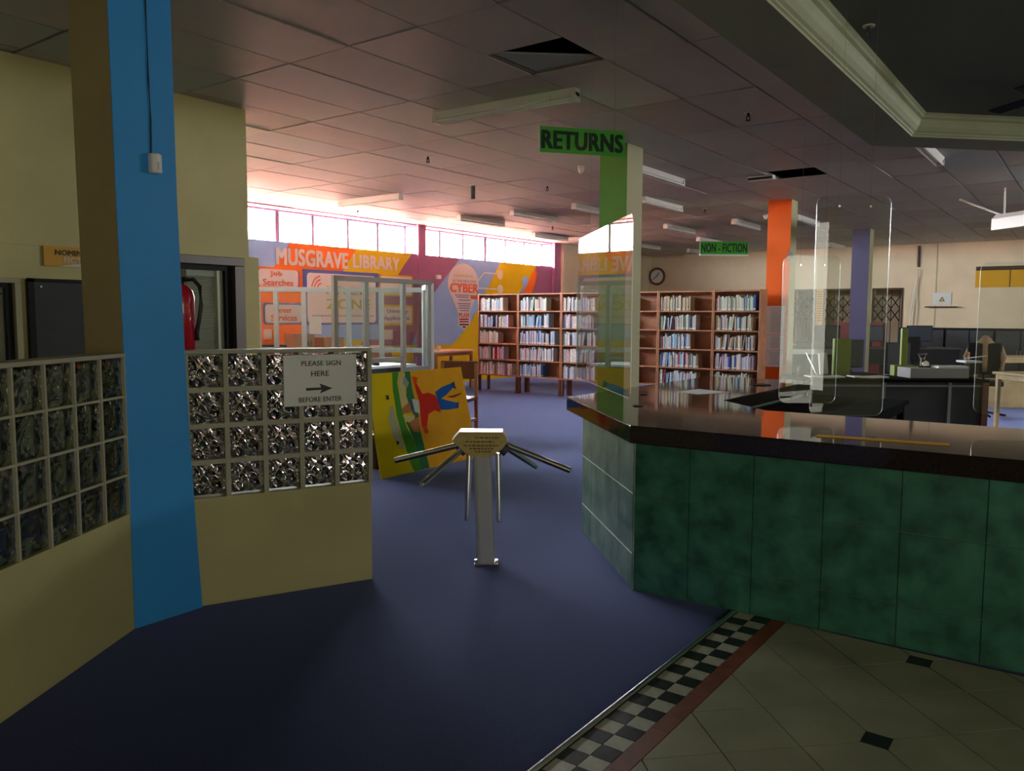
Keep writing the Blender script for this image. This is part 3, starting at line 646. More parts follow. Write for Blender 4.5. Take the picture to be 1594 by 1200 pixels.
# ================================================================== LEANING PAINTED BOARD
PICT = [('lg',[(0.248,0.997),(0.314,0.996),(0.281,0.89),(0.284,0.664),(0.3,0.458),(0.359,0.275),(0.377,0.002),(0.305,0.003),(0.277,0.109),(0.252,0.315),(0.226,0.561),(0.228,0.825)]),
('or',[(0.429,0.997),(1.0,1.0),(1.0,0.0),(0.462,0.003),(0.434,0.364),(0.444,0.528),(0.421,0.802)]),
('dg',[(0.366,0.997),(0.429,0.997),(0.421,0.802),(0.444,0.528),(0.434,0.364),(0.462,0.003),(0.377,0.002),(0.359,0.275),(0.304,0.488),(0.403,0.534),(0.341,0.708),(0.37,0.86)]),
('gy',[(0.206,0.685),(0.212,0.563),(0.247,0.356),(0.25,0.215),(0.205,0.264),(0.159,0.372),(0.139,0.534),(0.172,0.65)]),
('cr',[(0.3,0.961),(0.375,0.985),(0.341,0.791),(0.359,0.685),(0.288,0.613),(0.282,0.767)]),
('tn',[(0.291,0.633),(0.369,0.684),(0.377,0.579),(0.283,0.573)]),
('cr',[(0.282,0.563),(0.403,0.534),(0.372,0.457),(0.305,0.498)]),
('tn',[(0.334,0.483),(0.444,0.528),(0.423,0.366),(0.363,0.386)]),
('bg',[(0.372,0.704),(0.414,0.709),(0.408,0.575),(0.443,0.518),(0.385,0.558)]),
('wh',[(0.399,0.711),(0.465,0.692),(0.459,0.557),(0.408,0.575)]),
('rd',[(0.45,0.862),(0.476,0.859),(0.516,0.749),(0.582,0.756),(0.645,0.722),(0.679,0.642),(0.676,0.535),(0.612,0.566),(0.542,0.534),(0.504,0.409),(0.451,0.418),(0.457,0.547),(0.472,0.66),(0.453,0.809)]),
('hn',[(0.438,0.942),(0.495,0.926),(0.472,0.854),(0.446,0.857)]),('hn',[(0.452,0.423),(0.505,0.414),(0.512,0.35),(0.474,0.341)]),
('bl',[(0.654,0.753),(0.734,0.798),(0.855,0.829),(0.866,0.783),(0.768,0.707),(0.706,0.677),(0.782,0.645),(0.883,0.61),(0.881,0.555),(0.758,0.55),(0.679,0.562)]),
('nv',[(0.849,0.829),(0.887,0.848),(0.887,0.803),(0.898,0.757),(0.86,0.778)]),('nv',[(0.865,0.606),(0.897,0.624),(0.881,0.549),(0.861,0.554)]),
('br',[(0.766,0.691),(0.848,0.697),(0.946,0.713),(0.947,0.701),(0.857,0.672),(0.821,0.673)]),
('bk',[(0.139,0.785),(0.157,0.77),(0.177,0.775),(0.174,0.73),(0.143,0.739),(0.157,0.754)]),('bk',[(0.178,0.329),(0.21,0.303),(0.182,0.278)]),
('bw',[(0.361,0.955),(0.396,0.878),(0.366,0.829),(0.331,0.875)])]
pc_ = {'lg': (.06,.26,.02), 'or': (.78,.36,.01), 'dg': (.03,.17,.06), 'gy': (.42,.40,.22), 'cr': (.60,.50,.20), 'tn': (.45,.16,.05), 'bg': (.05,.10,.16), 'wh': (.55,.55,.45), 'rd': (.62,.02,.01), 'hn': (.75,.07,.01), 'bl': (.01,.10,.38), 'nv': (.01,.05,.12), 'br': (.25,.04,.01), 'bk': (.02,.02,.01), 'bw': (.3,.3,.28)}
pk = list(pc_); pm = [mat('picture ' + k, pc_[k], .75, spec=.2, var=.05, scale=5) for k in pk]
LW, LH = 1.30, .92
ang = math.atan2(.31, .86)
t = thing('painted_board', 'large yellow board painted with a figure in red top, leaning sideways', 'board', (-4.806, 4.70, .002))
# local frame: x along the floor edge (+Y world), y up the board
e1 = Vector((-.016, .9999, 0)); e2 = Vector((-.31, .12, .86)).normalized(); e3 = e1.cross(e2).normalized()
BM = Matrix(((e1.x, e2.x, e3.x, 0), (e1.y, e2.y, e3.y, 0), (e1.z, e2.z, e3.z, 0), (0, 0, 0, 1)))
B().box(0, LW, 0, LH, -.018, 0, BM).build('panel', m_ply, t, .002)
b = B()
for k, (nm, pts) in enumerate(PICT):
    b.m = pk.index(nm); b.poly([BM @ Vector((u*LW, v*LH, .0006 + .00025*k)) for u, v in pts])
b.build('picture', pm, t)
for i, off in enumerate((.03, .06)):
    t2 = thing('brown_board', ['dark brown panel propped directly behind the painted board', 'dark brown panel, rearmost behind the painted board'][i], 'panel', (-4.806 - off*1.6, 4.72 + .0*i, .002))
    B().box(.1, LW - .02 + .05*i, 0, .38 - .04*i, -.018, 0, BM).build('sheet', m_brown, t2)
t = thing('bench', 'low dark wooden bench behind the leaning painted board', 'bench', (-5.35, 5.55, 0))
for x in (-.18, -.06, .06, .18): B().box(x-.05, x+.05, -.65, .65, .29, .32).build('seat_slat', m_brown, t, .003)
for y in (-.55, .55): B().box(-.2, .2, y-.03, y+.03, 0, .29).build('leg', m_brown, t)

# ================================================================== KIOSK OF GLAZED FRAMES
def frame_panel(name, P, Q, zt, bars, mt, label, cat='glazed screen', w=.055, th=.05, panes=True):
    """bars: list of (distance of post, bottom z of the bay to its right)"""
    P = Vector(P); Q = Vector(Q); L = (Q-P).length; a = math.atan2((Q-P).y, (Q-P).x)
    t = thing(name, label, cat, (P.x, P.y, 0), a); h = th/2
    B().box(-w/2, L + w/2, -h, h, zt-w, zt).build('top_rail', mt, t, .003)
    for i, (x, zb, zfoot) in enumerate(bars): B().box(x-w/2, x+w/2, -h, h, zfoot, zt-w).build('post', mt, t, .003)
    for (xa, zb, _), (xb, _, _) in zip(bars, bars[1:]):
        B().box(xa+w/2, xb-w/2, -h, h, zb-w, zb).build('bottom_rail', mt, t, .003)
        if panes: B().box(xa+w/2, xb-w/2, -.003, .003, zb, zt-w).build('pane', m_kglass, t)
    return t
frame_panel('glazed_screen', (-6.95, 6.09), (-6.95, 7.66), 1.81, [(0, .86, 0), (.47, .86, .8), (1.09, .73, 0), (1.55, 0, 0)], m_alu, 'grey aluminium glazed screen in front of the mural')
frame_panel('glazed_screen', (-7.0, 7.76), (-7.66, 8.33), 1.78, [(0, .60, 0), (.3, .6, .55), (.86, 0, 0)], m_aluw, 'white glazed side screen at the right end of the grey screen', w=.07)
frame_panel('glazed_screen', (-7.72, 8.40), (-9.60, 7.0), 1.755, [(0, .91, 0), (.60, .91, .3), (1.06, .91, .3), (1.69, .91, .3), (2.08, .91, .3), (2.33, .91, .3)], m_aluw, 'white glazed screen farthest back, before the Career Services panel', w=.065)
tag(B().box(.0, .17, -.006, -.003, 0, .25).build('paper_sheet', m_paper), 'blank pale sheet fixed to the rear white glazed screen', 'paper')
o = bpy.data.objects['paper_sheet.003']; o.location = (-9.0, 7.42, 1.10); o.rotation_euler = (0, 0, math.atan2(1.4, 1.88))
bpy.data.objects.remove(bpy.data.objects['paper_sheet.002']) if False else None
# desk inside kiosk
def table(name, label, cat, loc, rz, L, D, h, mtop, mleg, apron=.06, leg=.045, th=.03, group=None):
    t = thing(name, label, cat, loc, rz, group)
    B().box(-L/2, L/2, -D/2, D/2, h-th, h).build('table_top', mtop, t, .003)
    B().box(-L/2+.03, L/2-.03, -D/2+.03, D/2-.03, h-th-apron, h-th).build('apron', mleg, t)
    for sx in (-1, 1):
        for sy in (-1, 1): B().box(sx*(L/2-.05)-leg/2, sx*(L/2-.05)+leg/2, sy*(D/2-.05)-leg/2, sy*(D/2-.05)+leg/2, 0, h-th).build('leg', mleg, t)
    return t
table('desk', 'dark desk with window reflection painted pale on top, inside the glazed enclosure', 'desk', (-7.38, 6.9, 0), math.radians(90), 1.3, .6, .75, m_aluw, m_dark, apron=.14)  # pale top colour stands in for reflected window light
t = thing('computer_mouse', 'small dark mouse on the glossy desk in the glazed enclosure', 'mouse', (-7.25, 7.0, .751)); B().tube([(-.05, 0, .012), (0, 0, .018), (.05, 0, .012)], [.02, .03, .02], 10).build('body', m_black, t, smooth=True)
t = thing('document_tray', 'small white tray at the near end of the desk in the enclosure', 'tray', (-7.2, 6.62, .751)); B().box(-.1, .1, -.08, .08, 0, .02).box(-.1, .1, .07, .08, 0, .06).build('body', m_white, t)
t = table('long_table', 'long white table standing along the orange part of the mural', 'table', (-10.15, 8.3, 0), math.radians(90), 3.2, .7, .84, m_creamwarm, m_wood, apron=.2)
for i, (y, w_, h_, lb) in enumerate(((8.05, .36, .24, 'left cardboard box with dark print on the long white table'), (8.62, .42, .17, 'right plain cardboard box on the long white table'))):
    t = thing('cardboard_box', lb, 'box', (-10.0, y, .842)); B().box(-.14, .14, -w_/2, w_/2, 0, h_).build('carton', m_card, t, .003)
    B().box(-.14, 0, -w_/2, w_/2, h_, h_+.004, ).build('flap', m_card, t)
    if i == 0: text_mesh('A3', .02, .05, .12, .12, 'print', m_ink, t, .01, Matrix(((0,-1,0,.1405),(1,0,0,0),(0,0,1,0),(0,0,0,1))))
t = thing('storage_case', 'flat dark blue case at the left end of the long white table', 'case', (-9.98, 7.45, .842), math.radians(60))
B().box(-.26, .26, -.1, .1, 0, .085).build('body', mat('blue black plastic', (.03, .05, .09), .3), t, .006); B().box(-.05, .05, -.112, -.1, .03, .05).build('handle', m_aluw, t)
# chair by the yellow mural
def chair(name, label, loc, rz, ms, mf, group=None):
    t = thing(name, label, 'chair', loc, rz, group)
    B().box(-.22, .22, -.21, .21, .43, .47).build('seat', ms, t, .01)
    B().box(-.22, .22, .19, .22, .66, .86).build('backrest', ms, t, .01)
    for sx in (-1, 1):
        B().box(sx*.2-.018, sx*.2+.018, -.2, -.165, 0, .43).build('leg', mf, t)
        B().box(sx*.2-.018, sx*.2+.018, .18, .215, 0, .84).build('leg', mf, t)
        B().box(sx*.2-.012, sx*.2+.012, -.17, .18, .2, .23).build('stretcher', mf, t)
    return t
chair('wooden_chair', 'brown wooden chair behind the top corner of the painted board', (-5.75, 6.72, 0), math.radians(20), m_woodd, m_wood)
t = table('side_table', 'small table against the yellow wall left of the bookcases', 'table', (-9.9, 11.3, 0), math.radians(90), 1.1, .6, .72, m_creamwarm, m_wood)
t = thing('cup', 'small white cup on the side table by the yellow wall', 'cup', (-9.85, 11.1, .722)); B().tube([(0,0,0), (0,0,.09)], [.035, .042], 14).build('body', m_white, t); B().tube([(.04,0,.07), (.065,0,.055), (.04,0,.02)], .005, 6).build('handle', m_white, t)

# ================================================================== BOOKCASES AND BOOKS
SH = [.31, .59, .875, 1.165, 1.455, 1.755]
BW, BD, BY = .90, .30, 11.46
bayname = ['leftmost bookcase', 'second bookcase from the left', 'third bookcase, left of the acrylic screen', 'bookcase behind the green column', 'bookcase between green and orange columns', 'bookcase next to the orange column']
ordn = ['first','second','third','fourth','fifth','sixth','seventh','eighth','ninth','tenth','eleventh','twelfth','thirteenth','fourteenth','fifteenth','sixteenth','seventeenth','eighteenth','nineteenth','twentieth']
def ordinal(n):
    if n <= 20: return ordn[n-1]
    if n < 30: return 'twenty-' + ordn[n-21]
    if n == 30: return 'thirtieth'
    if n < 40: return 'thirty-' + ordn[n-31]
    return 'fortieth' if n == 40 else 'forty-' + ordn[n-41]
lev = ['bottom shelf', 'fourth shelf', 'middle shelf', 'second shelf', 'top shelf']
fill = [[.86,.62,.50,.75,.62], [.58,.82,.86,.70,.66], [.75,.7,.75,.7,.75], [.5,.4,.52,.3,.45], [.72,.76,.60,.68,.58], [.78,.86,.90,.86,.90]]
bias = {0: [[1,3,7,1,11], [3,9,1,3,9], [5,1,7,1,5], [0,1,4,3,6], [0,1,2,4,1]], 1: [[0,4,1,0,10], [2,0,3,7,0], [2,0,4,1,6], [0,1,4,6,4], [8,1,2,0,1]],
        4: [[0,4,1,0,2], [2,4,0,7,9], [0,7,2,4,11], [7,6,8,7,1], [5,11,5,1,3]], 5: [[5,8,1,7,5], [3,2,1,10,2], [11,7,1,2,8], [5,7,1,8,5], [8,5,8,1,7]]}
bookmesh = []
for k, bmt in enumerate(bookmats):
    b = B(); b.m = 0; b.box(0, 1, 0, .16, 0, 1); b.m = 1; b.box(.12, .88, .004, .158, 1, 1.004).box(.0, 1, -.0006, .0, .06, .16)
    o = b.build('book', [bmt, m_paper]); bookmesh.append(o.data); bpy.data.objects.remove(o)
recs = []
case_proto = None
for k in range(6):
    xa = -9.215 + BW*k
    t = thing('bookcase', bayname[k] + ', cherry wood with five shelves on short legs', 'bookcase', (xa, BY, 0), 0, 'row of cherry bookcases')
    if case_proto is None:
        case_proto = t
        B().box(.006, .026, 0, BD, .0, 1.765).build('side_panel', m_wood, t, .002); B().box(BW-.02, BW, 0, BD, .0+.0, 1.765).build('side_panel', m_wood, t, .002)
        for o in list(t.children): pass
        B().box(.026, BW-.02, BD-.008, BD, .29, 1.76).build('back_panel', m_wood, t)
        for z in SH: B().box(.026, BW-.02, .002, BD-.008, z-.02, z).build('shelf', m_wood, t)
        for x in (.016, BW-.034): B().box(x, x+.04, .26, .30, 0, .29).build('leg', m_woodd, t)
        for o in list(t.children):
            if o.name.startswith('side_panel'):
                me = o.data
                for v in me.vertices:
                    if v.co.z < .01: v.co.z = .285
        for x in (.008, BW-.046): B().box(x, x+.04, .002, .045, 0, .288).build('leg', m_woodd, t)
    else:
        for ch in case_proto.children: cp(ch, t)
    W_ = .71 if k == 5 else BW; t.scale.x = W_/BW * (.997 if k == 5 else 1)
    for s_ in range(5):
        x = xa + .032; end = xa + .03 + (W_-.06)*fill[k][s_]; hmax = SH[s_+1]-SH[s_]-.03; idx = 0
        pal = bias.get(k, [[0,1,2,3,7]]*5)[s_]
        lean = 0
        while x < end:
            th = random.choice((.014, .018, .022, .026, .032)); h_ = min(hmax, random.uniform(.175, .235))
            c = random.choice(pal) if random.random() < .8 else random.randrange(12)
            if lean == 0 and random.random() < .06 and x < end - .12: lean = random.choice((1, 2, 3)); la = math.radians(random.uniform(5, 9))
            a = 0
            if lean: a = la; lean -= 1
            idx += 1
            recs.append((k, s_, idx, x, SH[s_], th, h_, c, a, BY + .012 + random.random()*.02))
            x += th/math.cos(a) + .0014 + (h_*math.sin(a) + .004 if a and not lean else 0) + (.012 if random.random() < .05 else 0)
# a few books lying about
def size_key(r):
    x = r[3]; y = r[9]; D = x*hd.x + y*hd.y; px = (x*rt.x + y*rt.y)/D*1255 + 797
    hid = (890 < px < 1003) or px > 1192 or (1003 > px > 700 and False)
    return (1 if hid else 0, D)
recs.sort(key=size_key)
A_, Z_ = recs[:300], recs[300:]
# keep a share of the left bookcases individual
A_ = [r for r in recs if r[0] in (4, 5) and size_key(r)[0] == 0][:170]
rest = [r for r in recs if r not in A_]
L_ = [r for r in rest if r[0] in (1, 0)][:]
L_.sort(key=lambda r: (-r[0], -r[1]))
A_ += L_[:300-len(A_)]; Aset = set(id(r) for r in A_); Z_ = [r for r in recs if id(r) not in Aset]
shortn = ['leftmost bookcase', 'second bookcase from left', 'third bookcase from left', 'fourth bookcase', 'fifth bookcase', 'bookcase by orange column']
for (k, s_, i, x, z, th, h_, c, a, y) in A_:
    o = bpy.data.objects.new('book', bookmesh[c]); COL.objects.link(o); o.location = (x + (h_*math.sin(a) if a else 0)*0, y, z + .0005); o.scale = (th, 1, h_)
    if a: o.rotation_euler = (0, a, 0); o.location.z += th*math.sin(a)
    tag(o, f"{bookcols[c][0]} book, {ordinal(i)} from left, {lev[s_]} of the {shortn[k]}", 'book', 'books on the shelves of the bookcase row')
zb = B()
for (k, s_, i, x, z, th, h_, c, a, y) in Z_:
    zb.m = c; Mx = Matrix.Translation((x, y, z + .0005 + (th*math.sin(a) if a else 0))) @ Matrix.Rotation(a, 4, 'Y'); zb.box(0, th, 0, .16, 0, h_, Mx)
tag(zb.build('shelved_books', bookmats), 'remaining small books filling the shelves of the bookcase row', 'books', kind='stuff')

# ================================================================== HANGING SIGNS
def hsign(txt, P, Q, z0_, z1_, label, white=False, cords=True, tx=(.03, .97), tz=(.16, .84)):
    P = Vector(P); Q = Vector(Q); L = (Q-P).length; a = math.atan2((Q-P).y, (Q-P).x)
    t = thing('hanging_sign', label, 'sign', (P.x, P.y, z0_), a); h = z1_-z0_
    B().box(0, L, 0, .006, 0, h).build('panel', m_sgreen, t)
    parts = txt.split(' - ') 
    if len(parts) == 1: text_mesh(txt, L*tx[0], h*tz[0], L*tx[1], h*tz[1], 'lettering', m_sink, t, .05)
    else: text_mesh(txt, L*tx[0], h*tz[0], L*tx[1], h*tz[1], 'lettering', m_sink, t, .035)
    if white: B().box(-.005, L+.005, -.006, .012, -.022, 0).build('edge_strip', m_paper, t)
    for x in (.12*L, .88*L): B().tube([(x, .003, h), (x, .003, CZ - z0_)], .0006, 4).build('cord', m_grid, t)
    return t
hsign('RETURNS', (-3.457, 5.03), (-3.035, 5.568), 2.585, 2.775, 'green hanging sign reading RETURNS in front of the green column')
o = [c for c in bpy.data.objects if c.name.startswith('hanging_sign')][-1]
hsign('NON - FICTION', (-4.881, 11.307), (-4.306, 11.73), 2.285, 2.472, 'green hanging sign reading NON-FICTION over the far bookcases', True)

# ================================================================== CEILING FITTINGS
def batten(loc, rz, L, label, first=[None]):
    t = thing('ceiling_light', label, 'ceiling light', loc, rz, 'fluorescent battens on the ceiling')
    if first[0] is None:
        first[0] = t; L = 1.27
        b = B(); pr_ = [(-.045, 0), (-.025, -.055), (.025, -.055), (.045, 0)]
        b.add([(y_, 0, 0) for y_ in ()], ()); 
        vs = [(-L/2, y_, z_) for y_, z_ in pr_] + [(L/2, y_, z_) for y_, z_ in pr_]
        b.add(vs, [(0,1,2,3), (7,6,5,4), (0,4,5,1), (1,5,6,2), (2,6,7,3), (3,7,4,0)]); b.build('housing', m_white, t)
        for y_ in (-.03, .03): B().tube([(-L/2+.03, y_, -.075), (L/2-.03, y_, -.075)], .013, 8).build('tube', m_cone, t)
        for x_ in (-L/2, L/2-.035): B().box(x_, x_+.035, -.045, .045, -.09, -.03).build('end_cap', m_white, t)
    else:
        for ch in first[0].children: cp(ch, t)
    return t
PI2 = math.pi/2
bl = [(-4.0, 5.29, .04, 'white fluorescent batten nearest the camera, left of the RETURNS sign'), (-8.75, 8.36, 0, 'white batten turned sideways above the MUSGRAVE lettering'),
 (-9.02, 11.33, PI2, 'batten over the purple pilaster between the windows'), (-7.85, 11.27, PI2, 'batten in the middle of the ceiling above the left bookcases'), (-6.62, 11.2, PI2, 'batten partly behind the left edge of the green column'),
 (-9.63, 14.45, PI2, 'batten nearest the cream pier at the end of the windows'), (-4.38, 8.9, PI2, 'batten just right of the green column top'), (-5.45, 11.2, PI2, 'second batten right of the green column'),
 (-6.68, 14.5, PI2, 'third batten right of the green column, farther back'), (-5.37, 14.5, PI2, 'batten just left of the orange column top'), (-4.29, 14.5, PI2, 'batten just right of the orange column'),
 (-1.53, 9.22, PI2, 'batten emerging behind the corner of the lowered ceiling'), (-7.2, 17.2, PI2, 'batten above and left of the NON-FICTION sign'), (-8.63, 19.9, PI2, 'far batten near the clock wall'), (-5.22, 20.1, PI2, 'far batten left of the violet column'), (-8.94, 17.6, PI2, 'batten beside the far left wall above the clock')]
for x, y, a, lb in bl:
    t = batten((x, y, CZ-.002), a, 1.27, lb)
    if y == 5.29: t.scale.x = 1.09
def sprinkler(x, y, z, label, mt=m_black):
    t = thing('sprinkler', label, 'sprinkler', (x, y, z)); B().tube([(0,0,0), (0,0,-.006)], .035, 14).build('rose', m_white, t)
    B().tube([(0,0,-.006), (0,0,-.035)], .012, 8).box(-.016, -.010, -.004, .004, -.065, -.03).box(.010, .016, -.004, .004, -.065, -.03).build('frame', mt, t); B().tube([(0,0,-.065), (0,0,-.069)], .022, 12).build('deflector', mt, t)
for x, y, lb in ((-6.0, 6.6, 'black sprinkler head left of the hanging smoke tube'), (-6.05, 8.99, 'black sprinkler head just left of the green column'), (-2.52, 6.77, 'sprinkler head near the edge of the lowered ceiling'), (-5.26, 12.34, 'sprinkler head above the NON-FICTION sign'), (-8.66, 13.06, 'sprinkler head by the middle ceiling batten'), (-9.99, 9.28, 'sprinkler head under the sideways batten by the windows')): sprinkler(x, y, CZ, lb)
sprinkler(-1.16, 4.94, 3.0, 'sprinkler head in the recessed tray ceiling', m_brz)
t = thing('beam_detector', 'dark cylinder hanging from the ceiling left of the RETURNS sign', 'detector', (-6.825, 8.38, CZ)); B().tube([(0,0,0), (0,0,-.012)], .045, 14).build('rose', m_white, t); B().tube([(0,0,-.01), (0,0,-.18)], .032, 16).build('body', m_dark, t)
for i, (x, y, lb) in enumerate(((-4.95, 8.05, 'round white camera dome left of the green column'), (-4.71, 13.6, 'round white camera dome left of the orange column'))):
    t = thing('camera_dome', lb, 'camera', (x, y, CZ)); B().tube([(0,0,0), (0,0,-.03)], .04, 16).build('base', m_white, t); B().tube([(0,0,-.03), (0,0,-.06), (0,0,-.08)], [.036, .03, .012], 16).build('dome', m_cone, t, smooth=True)
t = thing('exit_box', 'small white box fitting on the ceiling near the missing tile', 'sensor', (-3.49, 9.88, CZ)); B().box(-.16, .16, -.05, .05, -.05, 0).build('housing', m_cone, t, .01); B().box(-.15, .15, -.052, -.05, -.045, -.02).build('lens', m_black, t)
t = thing('ceiling_fan', 'dark object on the tray ceiling at the right edge', 'fan', (-.45, 6.9, 3.0)); B().tube([(0,0,0), (0,0,-.10)], [.03,.06], 14).build('hub', m_black, t)
for k in range(3): B().box(.04, .42, -.05, .05, -.085, -.078, Matrix.Rotation(k*2.094+.3, 4, 'Z') @ Matrix.Rotation(.15, 4, 'X')).build('blade', m_black, t)
fv = rt*.2 - hd; fp = rt*6.50 + hd*10.9
t = thing('light_fitting', 'large white box light hung near the right wall sign', 'ceiling light', (fp.x, fp.y, 2.53), math.atan2(fv.y, fv.x))
B().box(0, 1.5, -.11, .11, 0, .15).add([(0,-.11,.15), (1.5,-.11,.15), (1.5,-.05,.21), (0,-.05,.21), (0,.11,.15), (1.5,.11,.15), (1.5,.05,.21), (0,.05,.21)], [(0,1,2,3), (4,7,6,5), (3,2,6,7), (0,3,7,4), (1,5,6,2)]).build('reflector', mat('pinkish white enamel', (.75, .66, .62), .35), t, .004)
for x in (.1, 1.3): B().tube([(x, 0, .21), (x-.02, 0, .555)], .012, 8).build('hanger', m_white, t)
B().tube([(.05, 0, .20), (-.9, .15, .54)], .014, 6).build('stay', m_white, t)

# ================================================================== BACK OF THE HALL
gate_l = ['leftmost', 'middle', 'rightmost']
for i, (a, b_) in enumerate(openings):
    t = tag(B().box(a-.03, a, 21.08, 21.12, 0, 2.07).box(b_, b_+.03, 21.08, 21.12, 0, 2.07).box(a, b_, 21.08, 21.12, 2.04, 2.07).build('door_%d' % (i+2), m_brown), kind='structure')
    w_ = b_-a; nx = 3; 
    for k in range(nx+1):
        x = a + .03 + (w_-.06)*k/nx; B().box(x-.008, x+.008, 21.05, 21.06, .02, 2.02).build('gate_upright', m_black, t)
    for k in range(nx):
        xa = a + .03 + (w_-.06)*k/nx; xb = a + .03 + (w_-.06)*(k+1)/nx
        for z in (1.72, 1.42, .55, .25):
            B().tube([(xa, 21.045, z-.14), (xb, 21.045, z+.14)], .012, 5).build('lattice_bar', m_black, t); B().tube([(xa, 21.04, z+.14), (xb, 21.04, z-.14)], .012, 5).build('lattice_bar', m_black, t)
for i, (a, b_, za, zb, lb) in enumerate(((-5.945, -5.76, 1.2, 2.07, 'tall narrow yellow poster between the first two gated doorways'), (-5.0, -4.82, 1.3, 1.98, 'narrow yellow poster left of the violet column'))):
    t = thing('poster', lb, 'poster', (a, 21.09, za)); B().box(0, b_-a, 0, .006, 0, zb-za).build('sheet', m_syel, t)
    q = B(); z = zb-za-.08
    while z > .05: q.box(.03, b_-a-.03, -.002, 0, z, z+.02); z -= .06
    q.build('printed_lines', m_brown, t)
t = thing('wall_clock', 'round wall clock on the back wall right of the green column', 'clock', (-10.38, 21.09, 2.50)); 
B().tube([(0,0,0), (0,-.03,0)], .25, 32).build('rim', m_woodd, t); dl = B().tube([(0,-.031,0), (0,-.034,0)], .19, 32).build('dial', m_cone, t)
B().box(-.008, .008, -.042, -.036, 0, .14, Matrix.Rotation(.6, 4, 'Y')).box(-.006, .006, -.042, -.036, 0, .16, Matrix.Rotation(-2.2, 4, 'Y')).build('hands', m_black, dl)
t = thing('wall_sign', 'amber information board with dark top strip on the right back wall', 'sign', (-2.43, 21.085, 2.05)); B().box(0, 1.35, 0, .012, 0, .38).build('panel', m_syel, t); B().box(0, 1.35, -.002, 0, .38, .47).build('header', m_brown, t); B().box(.66, .68, -.001, 0, 0, .38).build('joint', m_brown, t)
t = thing('notice', 'pale wall notice with small warning triangle above a ledge', 'notice', (-3.30, 21.085, 1.66)); B().box(0, .40, 0, .006, 0, .28).build('sheet', m_paper, t)
B().add([(.15,-.002,.08), (.27,-.002,.08), (.21,-.002,.19)], [(0,1,2)]).build('triangle', m_brown, t); B().add([(.175,-.003,.092), (.245,-.003,.092), (.21,-.003,.16)], [(0,1,2)]).build('triangle_fill', m_syel, t)
tag(B().box(-3.43, -2.76, 20.97, 21.09, 1.60, 1.625).build('wall_ledge', m_brown), 'thin dark ledge on the back wall below the warning notice', 'shelf')
tag(B().tube([(-3.62, 21.08, 3.05), (-3.62, 21.08, 2.55)], .03, 8).build('conduit', m_brown), 'dark vertical conduit on the back wall right of the gates', 'conduit')
tag(B().tube([(-3.62, 21.03, 2.5), (-3.62, 21.03, 2.3), (-3.68, 21.03, 1.9), (-3.72, 21.03, 1.5), (-3.74, 21.03, 1.12)], .016, 6).build('cable', m_paper), 'loose white cable dangling down the right back wall', 'cable')
tag(B().tube([(-3.64, 21.06, 2.3), (-3.61, 21.06, 1.7), (-3.63, 21.06, 1.12)], .012, 6).build('cable', m_cone), 'second thin white cable on the right back wall', 'cable')
tag(B().box(-3.24, -3.225, 21.09, 21.1, 1.1, CZ).build('trim_9', m_beige), kind='structure')
tag(B().box(-3.82, -3.785, 12.02, 12.16, 2.22, 2.32).build('switch_box', m_grey), 'small grey box on the side of the orange column', 'switch')
for i in range(8):       # low steel cabinets by the wall
    x = -3.9 + .98*i
    t = thing('steel_cabinet', f'black low cabinet, {ordinal(i+1)} from the left along the right back wall', 'cabinet', (x, 20.85, 0)); B().box(0, .96, -.22, .22, 0, 1.13).build('carcass', m_black, t, .004)
    for k in range(2):
        dd = B().box(.02+.47*k, .47+.47*k, -.235, -.22, .05, 1.08).build('door', m_dark, t); B().box(.42+.06*k, .44+.06*k, -.25, -.235, .5, .65).build('handle', m_steel, dd)
# dark red cupboards in front of the gates
m_dred = mat('dark red paint', (.16, .02, .03), .5, var=.2)
for i, x in enumerate((-4.75, -4.26)):
    t = thing('locker', ['dark red locker left of the pair before the gates', 'dark red locker right of the pair before the gates'][i], 'locker', (x, 18.6, 0)); B().box(0, .47, -.2, .2, 0, 1.25).build('carcass', m_dred, t, .004); dd = B().box(.03, .44, -.215, -.2, .05, 1.2).build('door', m_dred, t); B().box(.38, .40, -.23, -.215, .6, .7).build('handle', m_steel, dd)
# librarian desk and its clutter
DA = YAW
def at_h(x, D): # lateral, depth -> world
    return (rt.x*x + hd.x*D, rt.y*x + hd.y*D)
dx, dy = at_h(3.75, 8.15)
t = thing('staff_desk', 'black staff desk with brown end panel behind the counter', 'desk', (dx, dy, 0), DA)
B().box(-.90, .92, -.32, .32, .735, .765).build('desk_top', m_matte, t, .003); B().box(-.86, .86, -.28, -.26, .12, .735).build('modesty_panel', m_dark, t)
for x in (-.86, -.1, .55): B().box(x-.015, x+.015, -.30, -.28, 0, .735).build('front_rail', m_grey, t)
B().box(-.86, .86, -.295, -.28, .69, .71).build('cross_rail', m_grey, t); B().box(.86, .92, -.32, .32, 0, .735).build('end_panel', m_woodd, t); B().box(-.90, -.86, -.32, .32, 0, .735).build('end_panel', m_black, t)
def on_desk(nm, lb, cat, x, D, z=.766): 
    wx, wy = at_h(x, D); return thing(nm, lb, cat, (wx, wy, z), DA)
t = on_desk('document_box', 'long grey document box on the black staff desk', 'box', 4.25, 8.1); B().box(-.29, .29, -.14, .14, 0, .10).build('carton', m_grey, t, .004)
t = on_desk('paper_stack', 'stack of white papers on the grey document box', 'paper', 4.40, 8.02, .867); B().box(-.16, .14, -.05, .1, 0, .02).build('sheets', m_paper, t)
t = on_desk('lime_post', 'upright lime green post standing at the grey document box', 'post', 4.06, 8.33); B().box(-.11, .11, -.05, .05, 0, .11).build('foot', m_lime, t, .005); B().box(-.03, .03, -.02, .02, .11, .49).build('post', m_lime, t, .004)
